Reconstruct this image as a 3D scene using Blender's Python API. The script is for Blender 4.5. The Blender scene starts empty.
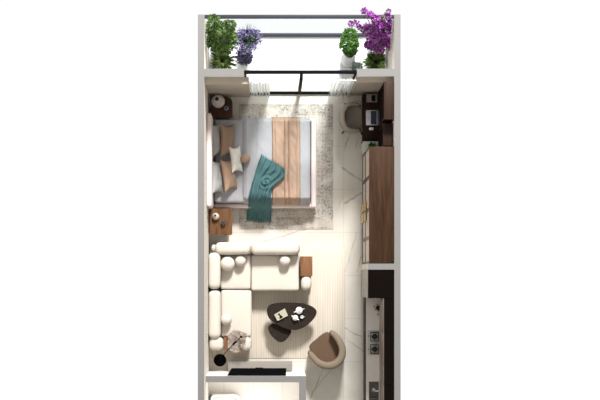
import bpy, bmesh, math, random
from mathutils import Vector, Matrix, noise

rnd = random.Random(7)
PI = math.pi
SC = bpy.context.scene
COL = SC.collection
CAM_H = 36.0          # camera height above the floor
PXM = 49.0            # photograph pixels per metre at floor level
VX, VY = 273.0, 278.0  # where the plumb line under the camera meets the photograph


def S(z):
    return PXM * CAM_H / (CAM_H - z)


def X(px, z=0.0):
    return (px - VX) / S(z)


def Y(py, z=0.0):
    return (VY - py) / S(z)


def P(px, py, z=0.0):
    return Vector((X(px, z), Y(py, z), z))


# ---------------------------------------------------------------- materials
class NT:
    def __init__(self, name):
        self.m = bpy.data.materials.new(name)
        self.m.use_nodes = True
        self.t = self.m.node_tree
        self.b = self.t.nodes['Principled BSDF']

    def n(self, typ, **kw):
        nd = self.t.nodes.new(typ)
        for k, v in kw.items():
            if k.startswith('i_'):
                nd.inputs[k[2:].replace('_', ' ')].default_value = v
            else:
                setattr(nd, k, v)
        return nd

    def l(self, a, b):
        self.t.links.new(a, b)

    def math(self, op, a, b=None, c=None, clamp=False):
        nd = self.t.nodes.new('ShaderNodeMath')
        nd.operation = op
        nd.use_clamp = clamp
        for i, v in enumerate((a, b, c)):
            if v is None:
                continue
            if isinstance(v, (int, float)):
                nd.inputs[i].default_value = v
            else:
                self.l(v, nd.inputs[i])
        return nd.outputs[0]

    def mix(self, fac, a, b, blend='MIX'):
        nd = self.t.nodes.new('ShaderNodeMix')
        nd.data_type = 'RGBA'
        nd.blend_type = blend
        for idx, v in ((0, fac), (6, a), (7, b)):
            if isinstance(v, (int, float)):
                nd.inputs[idx].default_value = v
            elif isinstance(v, (tuple, list)):
                nd.inputs[idx].default_value = (*v[:3], 1)
            else:
                self.l(v, nd.inputs[idx])
        return nd.outputs[2]

    def ramp(self, fac, stops):
        nd = self.t.nodes.new('ShaderNodeValToRGB')
        cr = nd.color_ramp
        while len(cr.elements) < len(stops):
            cr.elements.new(0.5)
        for e, (p, c) in zip(cr.elements, stops):
            e.position = p
            if isinstance(c, (int, float)):
                c = (c, c, c)
            e.color = (*c, 1)
        self.l(fac, nd.inputs[0])
        return nd.outputs[0]

    def coord(self, scale=(1, 1, 1)):
        tc = self.n('ShaderNodeTexCoord')
        mp = self.n('ShaderNodeMapping')
        mp.inputs['Scale'].default_value = scale
        self.l(tc.outputs['Object'], mp.inputs[0])
        return mp.outputs[0]

    def noise(self, vec, scale, detail=4, dist=0.0, rough=0.55):
        nd = self.n('ShaderNodeTexNoise')
        nd.inputs['Scale'].default_value = scale
        nd.inputs['Detail'].default_value = detail
        nd.inputs['Distortion'].default_value = dist
        nd.inputs['Roughness'].default_value = rough
        if vec is not None:
            self.l(vec, nd.inputs['Vector'])
        return nd.outputs['Fac']

    def bump(self, h, strength=0.3, dist=0.01):
        nd = self.n('ShaderNodeBump')
        nd.inputs['Strength'].default_value = strength
        nd.inputs['Distance'].default_value = dist
        self.l(h, nd.inputs['Height'])
        self.l(nd.outputs[0], self.b.inputs['Normal'])

    def col(self, v):
        if isinstance(v, (tuple, list)):
            self.b.inputs['Base Color'].default_value = (*v[:3], 1)
        else:
            self.l(v, self.b.inputs['Base Color'])


def srgb(r, g, b):
    f = lambda c: (c / 255 / 12.92) if c / 255 <= 0.04045 else ((c / 255 + 0.055) / 1.055) ** 2.4
    return (f(r), f(g), f(b))


def plain(name, col, rough=0.5, metal=0.0, var=0.06, scale=6, spec=0.4):
    t = NT(name)
    c2 = tuple(max(0, c * (1 - 2 * var)) for c in col)
    t.col(t.mix(t.noise(t.coord(), scale), c2, tuple(min(1, c * (1 + var)) for c in col)))
    t.b.inputs['Roughness'].default_value = rough
    t.b.inputs['Metallic'].default_value = metal
    t.b.inputs['Specular IOR Level'].default_value = spec
    return t.m


def fabric(name, col, weave=160, var=0.10, big=3.0, bump=0.25, rough=0.95, sheen=0.0):
    t = NT(name)
    v = t.coord()
    a = t.noise(v, weave, 2)
    b = t.noise(v, big, 4)
    f = t.math('ADD', t.math('MULTIPLY', a, 0.5), t.math('MULTIPLY', b, 0.5))
    lo = tuple(c * (1 - 2.2 * var) for c in col)
    hi = tuple(min(1, c * (1 + 1.6 * var)) for c in col)
    t.col(t.mix(f, lo, hi))
    t.b.inputs['Roughness'].default_value = rough
    t.b.inputs['Specular IOR Level'].default_value = 0.15
    t.b.inputs['Sheen Weight'].default_value = sheen
    t.bump(a, bump, 0.004)
    return t.m


def wood(name, dark, light, axis='y', rough=0.45, scale=1.0):
    t = NT(name)
    sc = (9 * scale, 0.55 * scale, 9 * scale) if axis == 'y' else (0.55 * scale, 9 * scale, 9 * scale)
    v = t.coord(sc)
    a = t.noise(v, 1.6, 5, 1.2)
    b = t.noise(v, 7.0, 3, 0.4)
    f = t.math('ADD', t.math('MULTIPLY', a, 0.75), t.math('MULTIPLY', b, 0.25))
    t.col(t.ramp(f, [(0.3, dark), (0.7, light)]))
    t.b.inputs['Roughness'].default_value = rough
    t.b.inputs['Specular IOR Level'].default_value = 0.08
    t.bump(b, 0.1, 0.003)
    return t.m


def tiles(name, col, rough=0.3, var=0.02):
    t = NT(name)
    v = t.coord()
    s = t.n('ShaderNodeSeparateXYZ')
    t.l(v, s.inputs[0])
    j = t.math('LESS_THAN', t.math('MINIMUM', t.math('PINGPONG', s.outputs[0], 0.3), t.math('PINGPONG', s.outputs[1], 0.3)), 0.005)
    c = t.mix(t.noise(v, 3), tuple(c * (1 - var * 2) for c in col), col)
    t.col(t.mix(t.math('MULTIPLY', j, 0.5), c, (0.5, 0.48, 0.45)))
    t.b.inputs['Roughness'].default_value = rough
    return t.m


def island(name, a, b, rough=0.6, trans=0.0):
    """leaf material whose colour varies from leaf to leaf"""
    t = NT(name)
    g = t.n('ShaderNodeNewGeometry')
    c = t.mix(g.outputs['Random Per Island'], a, b)
    t.col(c)
    t.b.inputs['Roughness'].default_value = rough
    t.b.inputs['Specular IOR Level'].default_value = 0.25
    return t.m


def marble():
    t = NT('cream_marble_tiles')
    v = t.coord()
    cloud = t.noise(v, 1.3, 5, 0.6)
    base = t.ramp(cloud, [(0.3, (0.61, 0.575, 0.51)), (0.7, (0.71, 0.68, 0.62))])
    # veins: noise-wobbled line segments
    wob = t.n('ShaderNodeTexNoise')
    wob.inputs['Scale'].default_value = 3.5
    wob.inputs['Detail'].default_value = 5
    t.l(v, wob.inputs['Vector'])
    sub = t.n('ShaderNodeVectorMath', operation='SUBTRACT')
    t.l(wob.outputs['Color'], sub.inputs[0])
    sub.inputs[1].default_value = (0.5, 0.5, 0.5)
    scl = t.n('ShaderNodeVectorMath', operation='SCALE')
    t.l(sub.outputs[0], scl.inputs[0])
    scl.inputs['Scale'].default_value = 0.13
    add = t.n('ShaderNodeVectorMath', operation='ADD')
    t.l(v, add.inputs[0])
    t.l(scl.outputs[0], add.inputs[1])
    sep = t.n('ShaderNodeSeparateXYZ')
    t.l(add.outputs[0], sep.inputs[0])
    px, py = sep.outputs[0], sep.outputs[1]
    segs = [((343, 168), (362, 182), .022), ((345, 204), (362, 192), .02), ((346, 272), (357, 232), .008),
            ((357, 272), (362, 252), .012), ((262, 242), (305, 229), .011), ((343, 326), (362, 337), .012),
            ((345, 337), (363, 352), .012), ((309, 400), (324, 368), .014), ((330, 345), (345, 327), .006),
            ((344, 150), (352, 130), .012), ((356, 148), (362, 120), .01), ((247, 400), (268, 386), .01),
            ((298, 98), (345, 90), .008), ((336, 212), (344, 196), .006), ((314, 390), (330, 372), .006)]
    tot = None
    for (a, b, w) in segs:
        ax, ay, bx, by = X(a[0]), Y(a[1]), X(b[0]), Y(b[1])
        dx, dy = bx - ax, by - ay
        L2 = dx * dx + dy * dy
        qx = t.math('SUBTRACT', px, ax)
        qy = t.math('SUBTRACT', py, ay)
        h = t.math('DIVIDE', t.math('ADD', t.math('MULTIPLY', qx, dx), t.math('MULTIPLY', qy, dy)), L2, clamp=True)
        ex = t.math('SUBTRACT', qx, t.math('MULTIPLY', h, dx))
        ey = t.math('SUBTRACT', qy, t.math('MULTIPLY', h, dy))
        d = t.math('SQRT', t.math('ADD', t.math('MULTIPLY', ex, ex), t.math('MULTIPLY', ey, ey)))
        m = t.math('SUBTRACT', 1.0, t.math('DIVIDE', d, w * 1.5), clamp=True)
        tot = m if tot is None else t.math('MAXIMUM', tot, m)
    breakup = t.ramp(t.noise(v, 5, 4), [(0.35, 0.25), (0.6, 1.0)])
    fac = t.math('MULTIPLY', t.math('MULTIPLY', tot, 0.85), breakup)
    c = t.mix(fac, base, (0.25, 0.21, 0.155))
    # tile joints
    s2 = t.n('ShaderNodeSeparateXYZ')
    t.l(v, s2.inputs[0])
    jx = t.math('PINGPONG', t.math('ADD', s2.outputs[0], 20 * 0.6 - X(343.5)), 0.6)
    jy = t.math('PINGPONG', t.math('ADD', s2.outputs[1], 20 * 0.44 - Y(275.5)), 0.44)
    j = t.math('LESS_THAN', t.math('MINIMUM', jx, jy), 0.006)
    c = t.mix(t.math('MULTIPLY', j, 0.35), c, (0.38, 0.33, 0.27))
    t.col(c)
    t.b.inputs['Roughness'].default_value = 0.35
    t.b.inputs['Specular IOR Level'].default_value = 0.3
    return t.m


def vintage_rug(x0, x1, y0, y1):
    t = NT('faded_vintage_rug')
    v = t.coord()
    s = t.n('ShaderNodeSeparateXYZ')
    t.l(v, s.inputs[0])
    ex = t.math('SUBTRACT', (x1 - x0) / 2, t.math('ABSOLUTE', s.outputs[0]))
    ey = t.math('SUBTRACT', (y1 - y0) / 2, t.math('ABSOLUTE', s.outputs[1]))
    e = t.math('MINIMUM', ex, ey)
    vo = t.n('ShaderNodeTexVoronoi', feature='DISTANCE_TO_EDGE')
    vo.inputs['Scale'].default_value = 7.0
    vo.inputs['Randomness'].default_value = 0.35
    t.l(v, vo.inputs['Vector'])
    cells = t.ramp(vo.outputs['Distance'], [(0.0, 1.0), (0.10, 0.25), (0.3, 0.0), (0.42, 1.0)])
    w = t.noise(v, 19, 4, 1.5)
    wear = t.ramp(t.noise(v, 4.0, 5), [(0.35, 0.15), (0.62, 1.0)])
    motif = t.math('MULTIPLY', t.math('ADD', t.math('MULTIPLY', cells, 0.55), t.ramp(w, [(0.46, 0.0), (0.60, 0.75)])), wear, clamp=True)
    band = t.ramp(e, [(0.0, 0.55), (0.015, 0.2), (0.03, 0.5), (0.05, 0.22), (0.2, 0.25), (0.22, 0.55), (0.24, 0.10), (0.3, 0.10)])
    bd = t.math('MULTIPLY', band, wear)
    fac = t.math('ADD', t.math('MULTIPLY', motif, 0.8), t.math('MULTIPLY', bd, 0.9), clamp=True)
    c = t.mix(fac, (0.62, 0.585, 0.53), (0.17, 0.16, 0.155))
    c = t.mix(t.math('MULTIPLY', t.ramp(t.noise(v, 2.2, 3), [(0.4, 0.0), (0.65, 1.0)]), 0.35), c, (0.46, 0.38, 0.30))
    t.col(c)
    t.b.inputs['Roughness'].default_value = 1.0
    t.b.inputs['Specular IOR Level'].default_value = 0.05
    t.bump(w, 0.2, 0.004)
    return t.m


def ribbed_rug():
    t = NT('cream_ribbed_rug')
    v = t.coord()
    s = t.n('ShaderNodeSeparateXYZ')
    t.l(v, s.inputs[0])
    saw = t.math('PINGPONG', s.outputs[0], 0.025)
    line = t.math('LESS_THAN', saw, 0.006)
    n1 = t.noise(t.coord((14, 0.8, 1)), 1.5, 3)
    base = t.ramp(n1, [(0.3, (0.59, 0.53, 0.445)), (0.7, (0.66, 0.605, 0.52))])
    t.col(t.mix(t.math('MULTIPLY', line, 0.55), base, (0.46, 0.40, 0.32)))
    t.b.inputs['Roughness'].default_value = 1.0
    t.b.inputs['Specular IOR Level'].default_value = 0.05
    t.bump(saw, 0.4, 0.01)
    return t.m


def glass(name, tint=(0.97, 0.99, 0.99)):
    t = NT(name)
    tr = t.n('ShaderNodeBsdfTransparent')
    tr.inputs[0].default_value = (*tint, 1)
    gl = t.n('ShaderNodeBsdfGlossy')
    gl.inputs['Roughness'].default_value = 0.02
    mx = t.n('ShaderNodeMixShader')
    mx.inputs[0].default_value = 0.015
    t.l(tr.outputs[0], mx.inputs[1])
    t.l(gl.outputs[0], mx.inputs[2])
    t.l(mx.outputs[0], t.t.nodes['Material Output'].inputs[0])
    return t.m


def sheer(name):
    t = NT(name)
    v = t.coord()
    c = t.mix(t.noise(v, 40, 2), (0.93, 0.93, 0.92), (0.97, 0.97, 0.96))
    di = t.n('ShaderNodeBsdfDiffuse')
    tl = t.n('ShaderNodeBsdfTranslucent')
    tr = t.n('ShaderNodeBsdfTransparent')
    t.l(c, di.inputs[0])
    t.l(c, tl.inputs[0])
    m1 = t.n('ShaderNodeMixShader')
    m1.inputs[0].default_value = 0.5
    t.l(di.outputs[0], m1.inputs[1])
    t.l(tl.outputs[0], m1.inputs[2])
    m2 = t.n('ShaderNodeMixShader')
    m2.inputs[0].default_value = 0.6
    t.l(m1.outputs[0], m2.inputs[1])
    t.l(tr.outputs[0], m2.inputs[2])
    t.l(m2.outputs[0], t.t.nodes['Material Output'].inputs[0])
    return t.m


M = {}
M['wall_paint'] = plain('warm_white_wall_paint', (0.76, 0.72, 0.66), 0.8, var=0.02, spec=0.1)
M['wall_grey'] = plain('pale_grey_plaster', (0.195, 0.19, 0.186), 0.9, var=0.02, spec=0.05)
M['panel'] = plain('beige_wall_panel', (0.44, 0.385, 0.325), 0.7, var=0.03, spec=0.2)
M['marble'] = marble()
M['balcony_tile'] = plain('white_balcony_tile', (0.86, 0.87, 0.88), 0.6, var=0.02)
M['bath_tile'] = tiles('white_bathroom_tile', (0.88, 0.86, 0.83), 0.3, var=0.02)
M['black'] = plain('black_powder_coat', (0.006, 0.006, 0.007), 0.5, var=0.1, spec=0.02)
M['rail'] = plain('anthracite_metal', (0.03, 0.03, 0.041), 0.5, 0.0, var=0.08, spec=0.2)
M['glass'] = glass('clear_glass')
M['sheer'] = sheer('sheer_white_voile')
M['walnut'] = wood('walnut_veneer', (0.020, 0.0095, 0.005), (0.060, 0.031, 0.017), 'y')
M['desk_wood'] = wood('dark_walnut', (0.014, 0.006, 0.0045), (0.036, 0.017, 0.012), 'y')
M['shelf_wood'] = wood('brown_walnut', (0.02, 0.0108, 0.0075), (0.043, 0.0255, 0.018), 'y')
M['night_dark'] = wood('smoked_oak', (0.03, 0.013, 0.008), (0.085, 0.04, 0.024), 'y')
M['night_wood'] = wood('warm_walnut', (0.03, 0.012, 0.005), (0.22, 0.115, 0.055), 'y')
M['teak'] = wood('teak_slab', (0.1, 0.042, 0.02), (0.27, 0.135, 0.07), 'y')
M['teak_x'] = wood('teak_slab_crosswise', (0.1, 0.042, 0.02), (0.27, 0.135, 0.07), 'y')
M['espresso'] = plain('espresso_lacquer', (0.005, 0.0032, 0.0026), 0.6, var=0.08, spec=0.02)
M['kitchen_brown'] = plain('taupe_brown_lacquer', (0.11, 0.085, 0.07), 0.4, var=0.05, spec=0.3)
M['base_brown'] = plain('dark_brown_lacquer', (0.022, 0.016, 0.012), 0.5, var=0.06, spec=0.08)
M['grey_lacquer'] = plain('pale_grey_lacquer', (0.31, 0.305, 0.28), 0.45, var=0.03, spec=0.3)
M['cream_door'] = plain('cream_door_lacquer', (0.56, 0.47, 0.40), 0.45, var=0.03, spec=0.3)
M['bronze'] = plain('dark_bronze_profile', (0.035, 0.024, 0.017), 0.4, 0.3, var=0.05)
M['gold'] = plain('brushed_gold', (0.45, 0.3, 0.1), 0.35, 0.7, var=0.08)
M['worktop'] = plain('white_stone_worktop', (0.66, 0.62, 0.58), 0.3, var=0.06, scale=9, spec=0.4)
M['steel'] = plain('brushed_steel', (0.42, 0.41, 0.38), 0.42, 0.6, var=0.08)
M['steel_dark'] = plain('dark_steel', (0.16, 0.155, 0.14), 0.35, 0.7, var=0.08)
M['chrome'] = plain('chrome', (0.6, 0.6, 0.6), 0.15, 0.9, var=0.02)
M['iron'] = plain('cast_iron', (0.012, 0.012, 0.012), 0.6, var=0.1)
M['boucle'] = fabric('cream_boucle', (0.60, 0.555, 0.49), 120, 0.05, 4, 0.5)
M['pink'] = fabric('pale_pink_upholstery', (0.74, 0.64, 0.62), 200, 0.05)
M['sheet'] = fabric('grey_sheet', (0.37, 0.365, 0.385), 220, 0.07)
M['duvet'] = fabric('grey_duvet', (0.37, 0.375, 0.395), 220, 0.07)
M['tan'] = fabric('tan_blanket', (0.42, 0.295, 0.22), 70, 0.17, 5, 0.6)
M['grey_pillow'] = fabric('grey_pillow_linen', (0.40, 0.405, 0.395), 180, 0.07)
M['tan_pillow'] = fabric('tan_pillow_velvet', (0.34, 0.23, 0.16), 180, 0.09)
M['cream_pillow'] = fabric('cream_pillow_knit', (0.76, 0.74, 0.68), 60, 0.10, 20, 0.7)
M['beige_ball'] = fabric('beige_ball_fabric', (0.35, 0.255, 0.185), 120, 0.08)
M['teal'] = fabric('teal_wool', (0.075, 0.16, 0.17), 140, 0.2, 9, 0.4)
M['taupe'] = fabric('taupe_upholstery', (0.20, 0.16, 0.117), 200, 0.06)
M['taupe_dark'] = fabric('brown_seat_upholstery', (0.125, 0.08, 0.052), 200, 0.07)
M['chair_taupe'] = fabric('greige_upholstery', (0.33, 0.285, 0.235), 200, 0.06)
M['fur'] = island('grey_brown_fur', (0.62, 0.55, 0.48), (0.33, 0.27, 0.225), 0.9)
M['fur_base'] = fabric('fur_backing', (0.5, 0.44, 0.39), 90, 0.1)
M['table_black'] = plain('charcoal_oak', (0.028, 0.021, 0.016), 0.8, var=0.35, scale=14, spec=0.1)
M['bench_grey'] = plain('grey_bench_lacquer', (0.25, 0.23, 0.205), 0.5, var=0.04)
M['screen'] = plain('black_screen_glass', (0.004, 0.004, 0.005), 0.4, var=0.02, spec=0.0)
M['white_gloss'] = plain('white_glazed_ceramic', (0.85, 0.84, 0.82), 0.15, var=0.02, spec=0.5)
M['ceramic_matt'] = plain('speckled_matt_ceramic', (0.55, 0.50, 0.47), 0.6, var=0.12, scale=30)
M['ceramic_beige'] = plain('beige_matt_ceramic', (0.52, 0.44, 0.36), 0.55, var=0.08, scale=30)
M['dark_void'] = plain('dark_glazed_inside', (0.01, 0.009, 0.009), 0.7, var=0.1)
M['blue_glass'] = plain('smoky_blue_glass', (0.16, 0.19, 0.24), 0.1, var=0.15, scale=20, spec=0.7)
M['plum_glass'] = plain('smoky_plum_glass', (0.07, 0.055, 0.07), 0.1, var=0.15, scale=20, spec=0.8)
M['planter'] = plain('white_planter', (0.62, 0.62, 0.63), 0.6, var=0.03)
M['soil'] = plain('potting_soil', (0.04, 0.028, 0.02), 0.95, var=0.25, scale=40)
M['stem'] = plain('woody_stem', (0.07, 0.05, 0.025), 0.9, var=0.2)
M['green'] = island('mid_green_leaves', (0.02, 0.05, 0.01), (0.16, 0.27, 0.075))
M['bright_green'] = island('bright_green_leaves', (0.02, 0.06, 0.008), (0.11, 0.24, 0.05))
M['olive'] = island('olive_blade_leaves', (0.03, 0.055, 0.015), (0.15, 0.21, 0.06))
M['sage'] = island('sage_green_leaves', (0.05, 0.085, 0.055), (0.17, 0.24, 0.16))
M['lavender'] = island('lavender_flowers', (0.11, 0.075, 0.25), (0.36, 0.28, 0.56))
M['magenta'] = island('magenta_bracts', (0.13, 0.015, 0.17), (0.50, 0.13, 0.53))
M['grey_violet'] = island('grey_violet_flowers', (0.12, 0.11, 0.17), (0.34, 0.32, 0.42))
M['silver'] = plain('silver_aluminium', (0.55, 0.55, 0.58), 0.35, 0.5, var=0.02)
M['keys'] = plain('navy_keyboard', (0.035, 0.042, 0.075), 0.5, var=0.1)
M['notebook'] = plain('grey_brown_notebook', (0.22, 0.185, 0.16), 0.7, var=0.06)
M['paper'] = plain('paper_pages', (0.62, 0.58, 0.48), 0.9, var=0.05)
M['book_cover'] = plain('khaki_book_cover', (0.44, 0.40, 0.31), 0.7, var=0.06)
M['white_lacquer'] = plain('off_white_lacquer', (0.52, 0.53, 0.49), 0.45, var=0.03)


# ---------------------------------------------------------------- geometry helpers
def add_box(bm, x0, x1, y0, y1, z0, z1, bev=0.0, seg=2):
    b = bmesh.new()
    bmesh.ops.create_cube(b, size=1)
    for v in b.verts:
        v.co = Vector((x0 + (v.co.x + .5) * (x1 - x0), y0 + (v.co.y + .5) * (y1 - y0), z0 + (v.co.z + .5) * (z1 - z0)))
    if bev > 0:
        bmesh.ops.bevel(b, geom=b.edges[:], offset=min(bev, .49 * min(x1 - x0, y1 - y0, z1 - z0)), segments=seg, profile=0.5, affect='EDGES')
    merge(bm, b)


def merge(bm, b, mat=None):
    if mat is not None:
        bmesh.ops.transform(b, matrix=mat, verts=b.verts[:])
    me = bpy.data.meshes.new('tmp')
    b.to_mesh(me)
    b.free()
    bm.from_mesh(me)
    bpy.data.meshes.remove(me)


def box(*a, **k):
    bm = bmesh.new()
    add_box(bm, *a, **k)
    return bm


def add_soft(bm, x0, x1, y0, y1, z0, z1, r, step=0.05, amp=0.0, freq=4.0, seed=0.0, crown=0.0, rz=None):
    """rounded box with dense vertices, optional wrinkling and a crowned top"""
    rx = ry = r
    rzz = min(r if rz is None else rz, .499 * (z1 - z0))
    rx = min(rx, .499 * (x1 - x0))
    ry = min(ry, .499 * (y1 - y0))

    def pts(a, b, rr):
        n = max(2, int((b - a - 2 * rr) / step))
        arc = [rr * (1 - math.cos(PI / 2 * i / 5)) for i in range(5)]
        mid = [rr + (b - a - 2 * rr) * i / n for i in range(n + 1)]
        return [a + q for q in arc + mid] + [b - q for q in reversed(arc)]
    xs, ys, zs = pts(x0, x1, rx), pts(y0, y1, ry), pts(z0, z1, rzz)
    b = bmesh.new()
    cache = {}

    def vert(i, j, k):
        key = (i, j, k)
        if key in cache:
            return cache[key]
        x, y, z = xs[i], ys[j], zs[k]
        cx = min(max(x, x0 + rx), x1 - rx)
        cy = min(max(y, y0 + ry), y1 - ry)
        cz = min(max(z, z0 + rzz), z1 - rzz)
        d = Vector(((x - cx) / rx, (y - cy) / ry, (z - cz) / rzz))
        if d.length > 1e-6:
            # project from cube to sphere on the corner
            d = d / d.length * min(1.0, max(abs(d.x), abs(d.y), abs(d.z)))
        p = Vector((cx + d.x * rx, cy + d.y * ry, cz + d.z * rzz))
        if crown and z > (z0 + z1) / 2:
            u = 2 * (p.x - x0) / (x1 - x0) - 1
            w = 2 * (p.y - y0) / (y1 - y0) - 1
            p.z += crown * (1 - u * u) * (1 - w * w)
        if amp:
            nn = noise.noise(Vector((p.x * freq, p.y * freq * .6, p.z * freq + seed)))
            n2 = noise.noise(Vector((p.x * freq * 3, p.y * freq * 1.4 + seed, p.z * freq)))
            q = Vector((d.x, d.y, d.z)) if d.length > 0.01 else Vector((0, 0, 1))
            if z > z0 + 0.3 * (z1 - z0):
                p += q * amp * (nn + .4 * n2)
        cache[key] = b.verts.new(p)
        return cache[key]
    nx, ny, nz = len(xs) - 1, len(ys) - 1, len(zs) - 1
    for i in range(nx):
        for j in range(ny):
            b.faces.new((vert(i, j, nz), vert(i + 1, j, nz), vert(i + 1, j + 1, nz), vert(i, j + 1, nz)))
            b.faces.new((vert(i, j + 1, 0), vert(i + 1, j + 1, 0), vert(i + 1, j, 0), vert(i, j, 0)))
    for i in range(nx):
        for k in range(nz):
            b.faces.new((vert(i, 0, k), vert(i + 1, 0, k), vert(i + 1, 0, k + 1), vert(i, 0, k + 1)))
            b.faces.new((vert(i, ny, k + 1), vert(i + 1, ny, k + 1), vert(i + 1, ny, k), vert(i, ny, k)))
    for j in range(ny):
        for k in range(nz):
            b.faces.new((vert(0, j, k + 1), vert(0, j + 1, k + 1), vert(0, j + 1, k), vert(0, j, k)))
            b.faces.new((vert(nx, j, k), vert(nx, j + 1, k), vert(nx, j + 1, k + 1), vert(nx, j, k + 1)))
    merge(bm, b)


def soft(*a, **k):
    bm = bmesh.new()
    add_soft(bm, *a, **k)
    return bm


def add_lathe(bm, c, prof, n=28, cap=True):
    """prof: list of (radius, z)"""
    rings = []
    for r, z in prof:
        if r < 1e-5:
            rings.append([bm.verts.new((c[0], c[1], c[2] + z))])
        else:
            rings.append([bm.verts.new((c[0] + r * math.cos(2 * PI * i / n), c[1] + r * math.sin(2 * PI * i / n), c[2] + z)) for i in range(n)])
    for a, b in zip(rings, rings[1:]):
        for i in range(n):
            j = (i + 1) % n
            if len(a) == 1 and len(b) == 1:
                continue
            if len(a) == 1:
                bm.faces.new((a[0], b[j], b[i]))
            elif len(b) == 1:
                bm.faces.new((a[i], a[j], b[0]))
            else:
                bm.faces.new((a[i], a[j], b[j], b[i]))
    if cap:
        if len(rings[0]) > 1:
            bm.faces.new(list(reversed(rings[0])))
        if len(rings[-1]) > 1:
            bm.faces.new(rings[-1])


def lathe(c, prof, n=28, cap=True):
    bm = bmesh.new()
    add_lathe(bm, c, prof, n, cap)
    return bm


def add_tube(bm, pts, r, n=8, r2=None):
    pts = [Vector(p) for p in pts]
    rings = []
    for i, p in enumerate(pts):
        d = (pts[min(i + 1, len(pts) - 1)] - pts[max(i - 1, 0)]).normalized()
        a = d.orthogonal().normalized() if i == 0 else (pa - d * pa.dot(d)).normalized()
        pa = a
        b = d.cross(a)
        rr = r if r2 is None else r + (r2 - r) * i / (len(pts) - 1)
        rings.append([bm.verts.new(p + (a * math.cos(2 * PI * k / n) + b * math.sin(2 * PI * k / n)) * rr) for k in range(n)])
    for q, w in zip(rings, rings[1:]):
        for k in range(n):
            bm.faces.new((q[k], q[(k + 1) % n], w[(k + 1) % n], w[k]))
    bm.faces.new(list(reversed(rings[0])))
    bm.faces.new(rings[-1])


def tube(*a, **k):
    bm = bmesh.new()
    add_tube(bm, *a, **k)
    return bm


def smooth_loop(pts, n=6):
    """closed Catmull-Rom through 2D points"""
    out = []
    L = len(pts)
    for i in range(L):
        p0, p1, p2, p3 = (Vector(pts[(i + k - 1) % L]) for k in range(4))
        for s in range(n):
            t = s / n
            out.append(0.5 * ((2 * p1) + (p2 - p0) * t + (2 * p0 - 5 * p1 + 4 * p2 - p3) * t * t + (3 * p1 - p0 - 3 * p2 + p3) * t ** 3))
    return out


def spline(pts, n=8):
    out = []
    L = len(pts)
    for i in range(L - 1):
        p0, p1, p2, p3 = (Vector(pts[min(max(i + k - 1, 0), L - 1)]) for k in range(4))
        for s in range(n):
            t = s / n
            out.append(0.5 * ((2 * p1) + (p2 - p0) * t + (2 * p0 - 5 * p1 + 4 * p2 - p3) * t * t + (3 * p1 - p0 - 3 * p2 + p3) * t ** 3))
    out.append(Vector(pts[-1]))
    return out


def prism(loop, z0, z1, bev=0.0, seg=3):
    bm = bmesh.new()
    area = sum(loop[i][0] * loop[(i + 1) % len(loop)][1] - loop[(i + 1) % len(loop)][0] * loop[i][1] for i in range(len(loop)))
    if area < 0:
        loop = list(reversed(loop))
    lo = [bm.verts.new((p[0], p[1], z0)) for p in loop]
    hi = [bm.verts.new((p[0], p[1], z1)) for p in loop]
    n = len(loop)
    bm.faces.new(list(reversed(lo)))
    top = bm.faces.new(hi)
    for i in range(n):
        bm.faces.new((lo[i], lo[(i + 1) % n], hi[(i + 1) % n], hi[i]))
    if bev:
        ed = [e for e in bm.edges if abs(e.verts[0].co.z - e.verts[1].co.z) < 1e-6]
        bmesh.ops.bevel(bm, geom=ed, offset=bev, segments=seg, profile=0.5, affect='EDGES')
    return bm


def pillow(w, h, t, seed=0.0, n=26, pinch=0.19):
    """a filled pillow lying in the local XY plane"""
    bm = bmesh.new()
    grid = {}
    for side in (1, -1):
        for i in range(n + 1):
            for j in range(n + 1):
                u, v = 2 * i / n - 1, 2 * j / n - 1
                edge = i in (0, n) or j in (0, n)
                if edge and side == -1:
                    grid[(side, i, j)] = grid[(1, i, j)]
                    continue
                x = w / 2 * u * (1 - pinch * (1 - v * v) * abs(u))
                y = h / 2 * v * (1 - pinch * (1 - u * u) * abs(v))
                z = side * t / 2 * ((1 - u ** 4) * (1 - v ** 4)) ** 0.6
                z += 0.012 * noise.noise(Vector((u * 2.3 + seed, v * 2.3, side))) * (1 - u * u) * (1 - v * v) * 2
                grid[(side, i, j)] = bm.verts.new((x, y, z))
    for side in (1, -1):
        for i in range(n):
            for j in range(n):
                q = [grid[(side, i, j)], grid[(side, i + 1, j)], grid[(side, i + 1, j + 1)], grid[(side, i, j + 1)]]
                bm.faces.new(q if side == 1 else list(reversed(q)))
    return bm


def grid_surface(rows, thick=0.0):
    """rows of points -> surface"""
    bm = bmesh.new()
    vs = [[bm.verts.new(p) for p in r] for r in rows]
    for a, b in zip(vs, vs[1:]):
        for i in range(len(a) - 1):
            bm.faces.new((a[i], a[i + 1], b[i + 1], b[i]))
    bmesh.ops.recalc_face_normals(bm, faces=bm.faces[:])
    if sum(f.normal.z for f in bm.faces) < 0:
        bmesh.ops.reverse_faces(bm, faces=bm.faces[:])
    if thick:
        thicken(bm, thick)
    return bm


def thicken(bm, thick):
    bm.normal_update()
    vs = bm.verts[:]
    fs = bm.faces[:]
    rim = [(e.verts[0], e.verts[1], e.link_faces[0]) for e in bm.edges if len(e.link_faces) == 1]
    low = {v: bm.verts.new(v.co - v.normal * thick) for v in vs}
    for f in fs:
        bm.faces.new([low[v] for v in reversed(f.verts[:])])
    for a, b, f in rim:
        for l in f.loops:
            if l.vert in (a, b) and l.link_loop_next.vert in (a, b):
                a, b = l.vert, l.link_loop_next.vert
                break
        bm.faces.new((b, a, low[a], low[b]))


# ---------------------------------------------------------------- object helpers
def root_loc(o):
    while o.parent:
        o = o.parent
    return o.location


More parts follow.
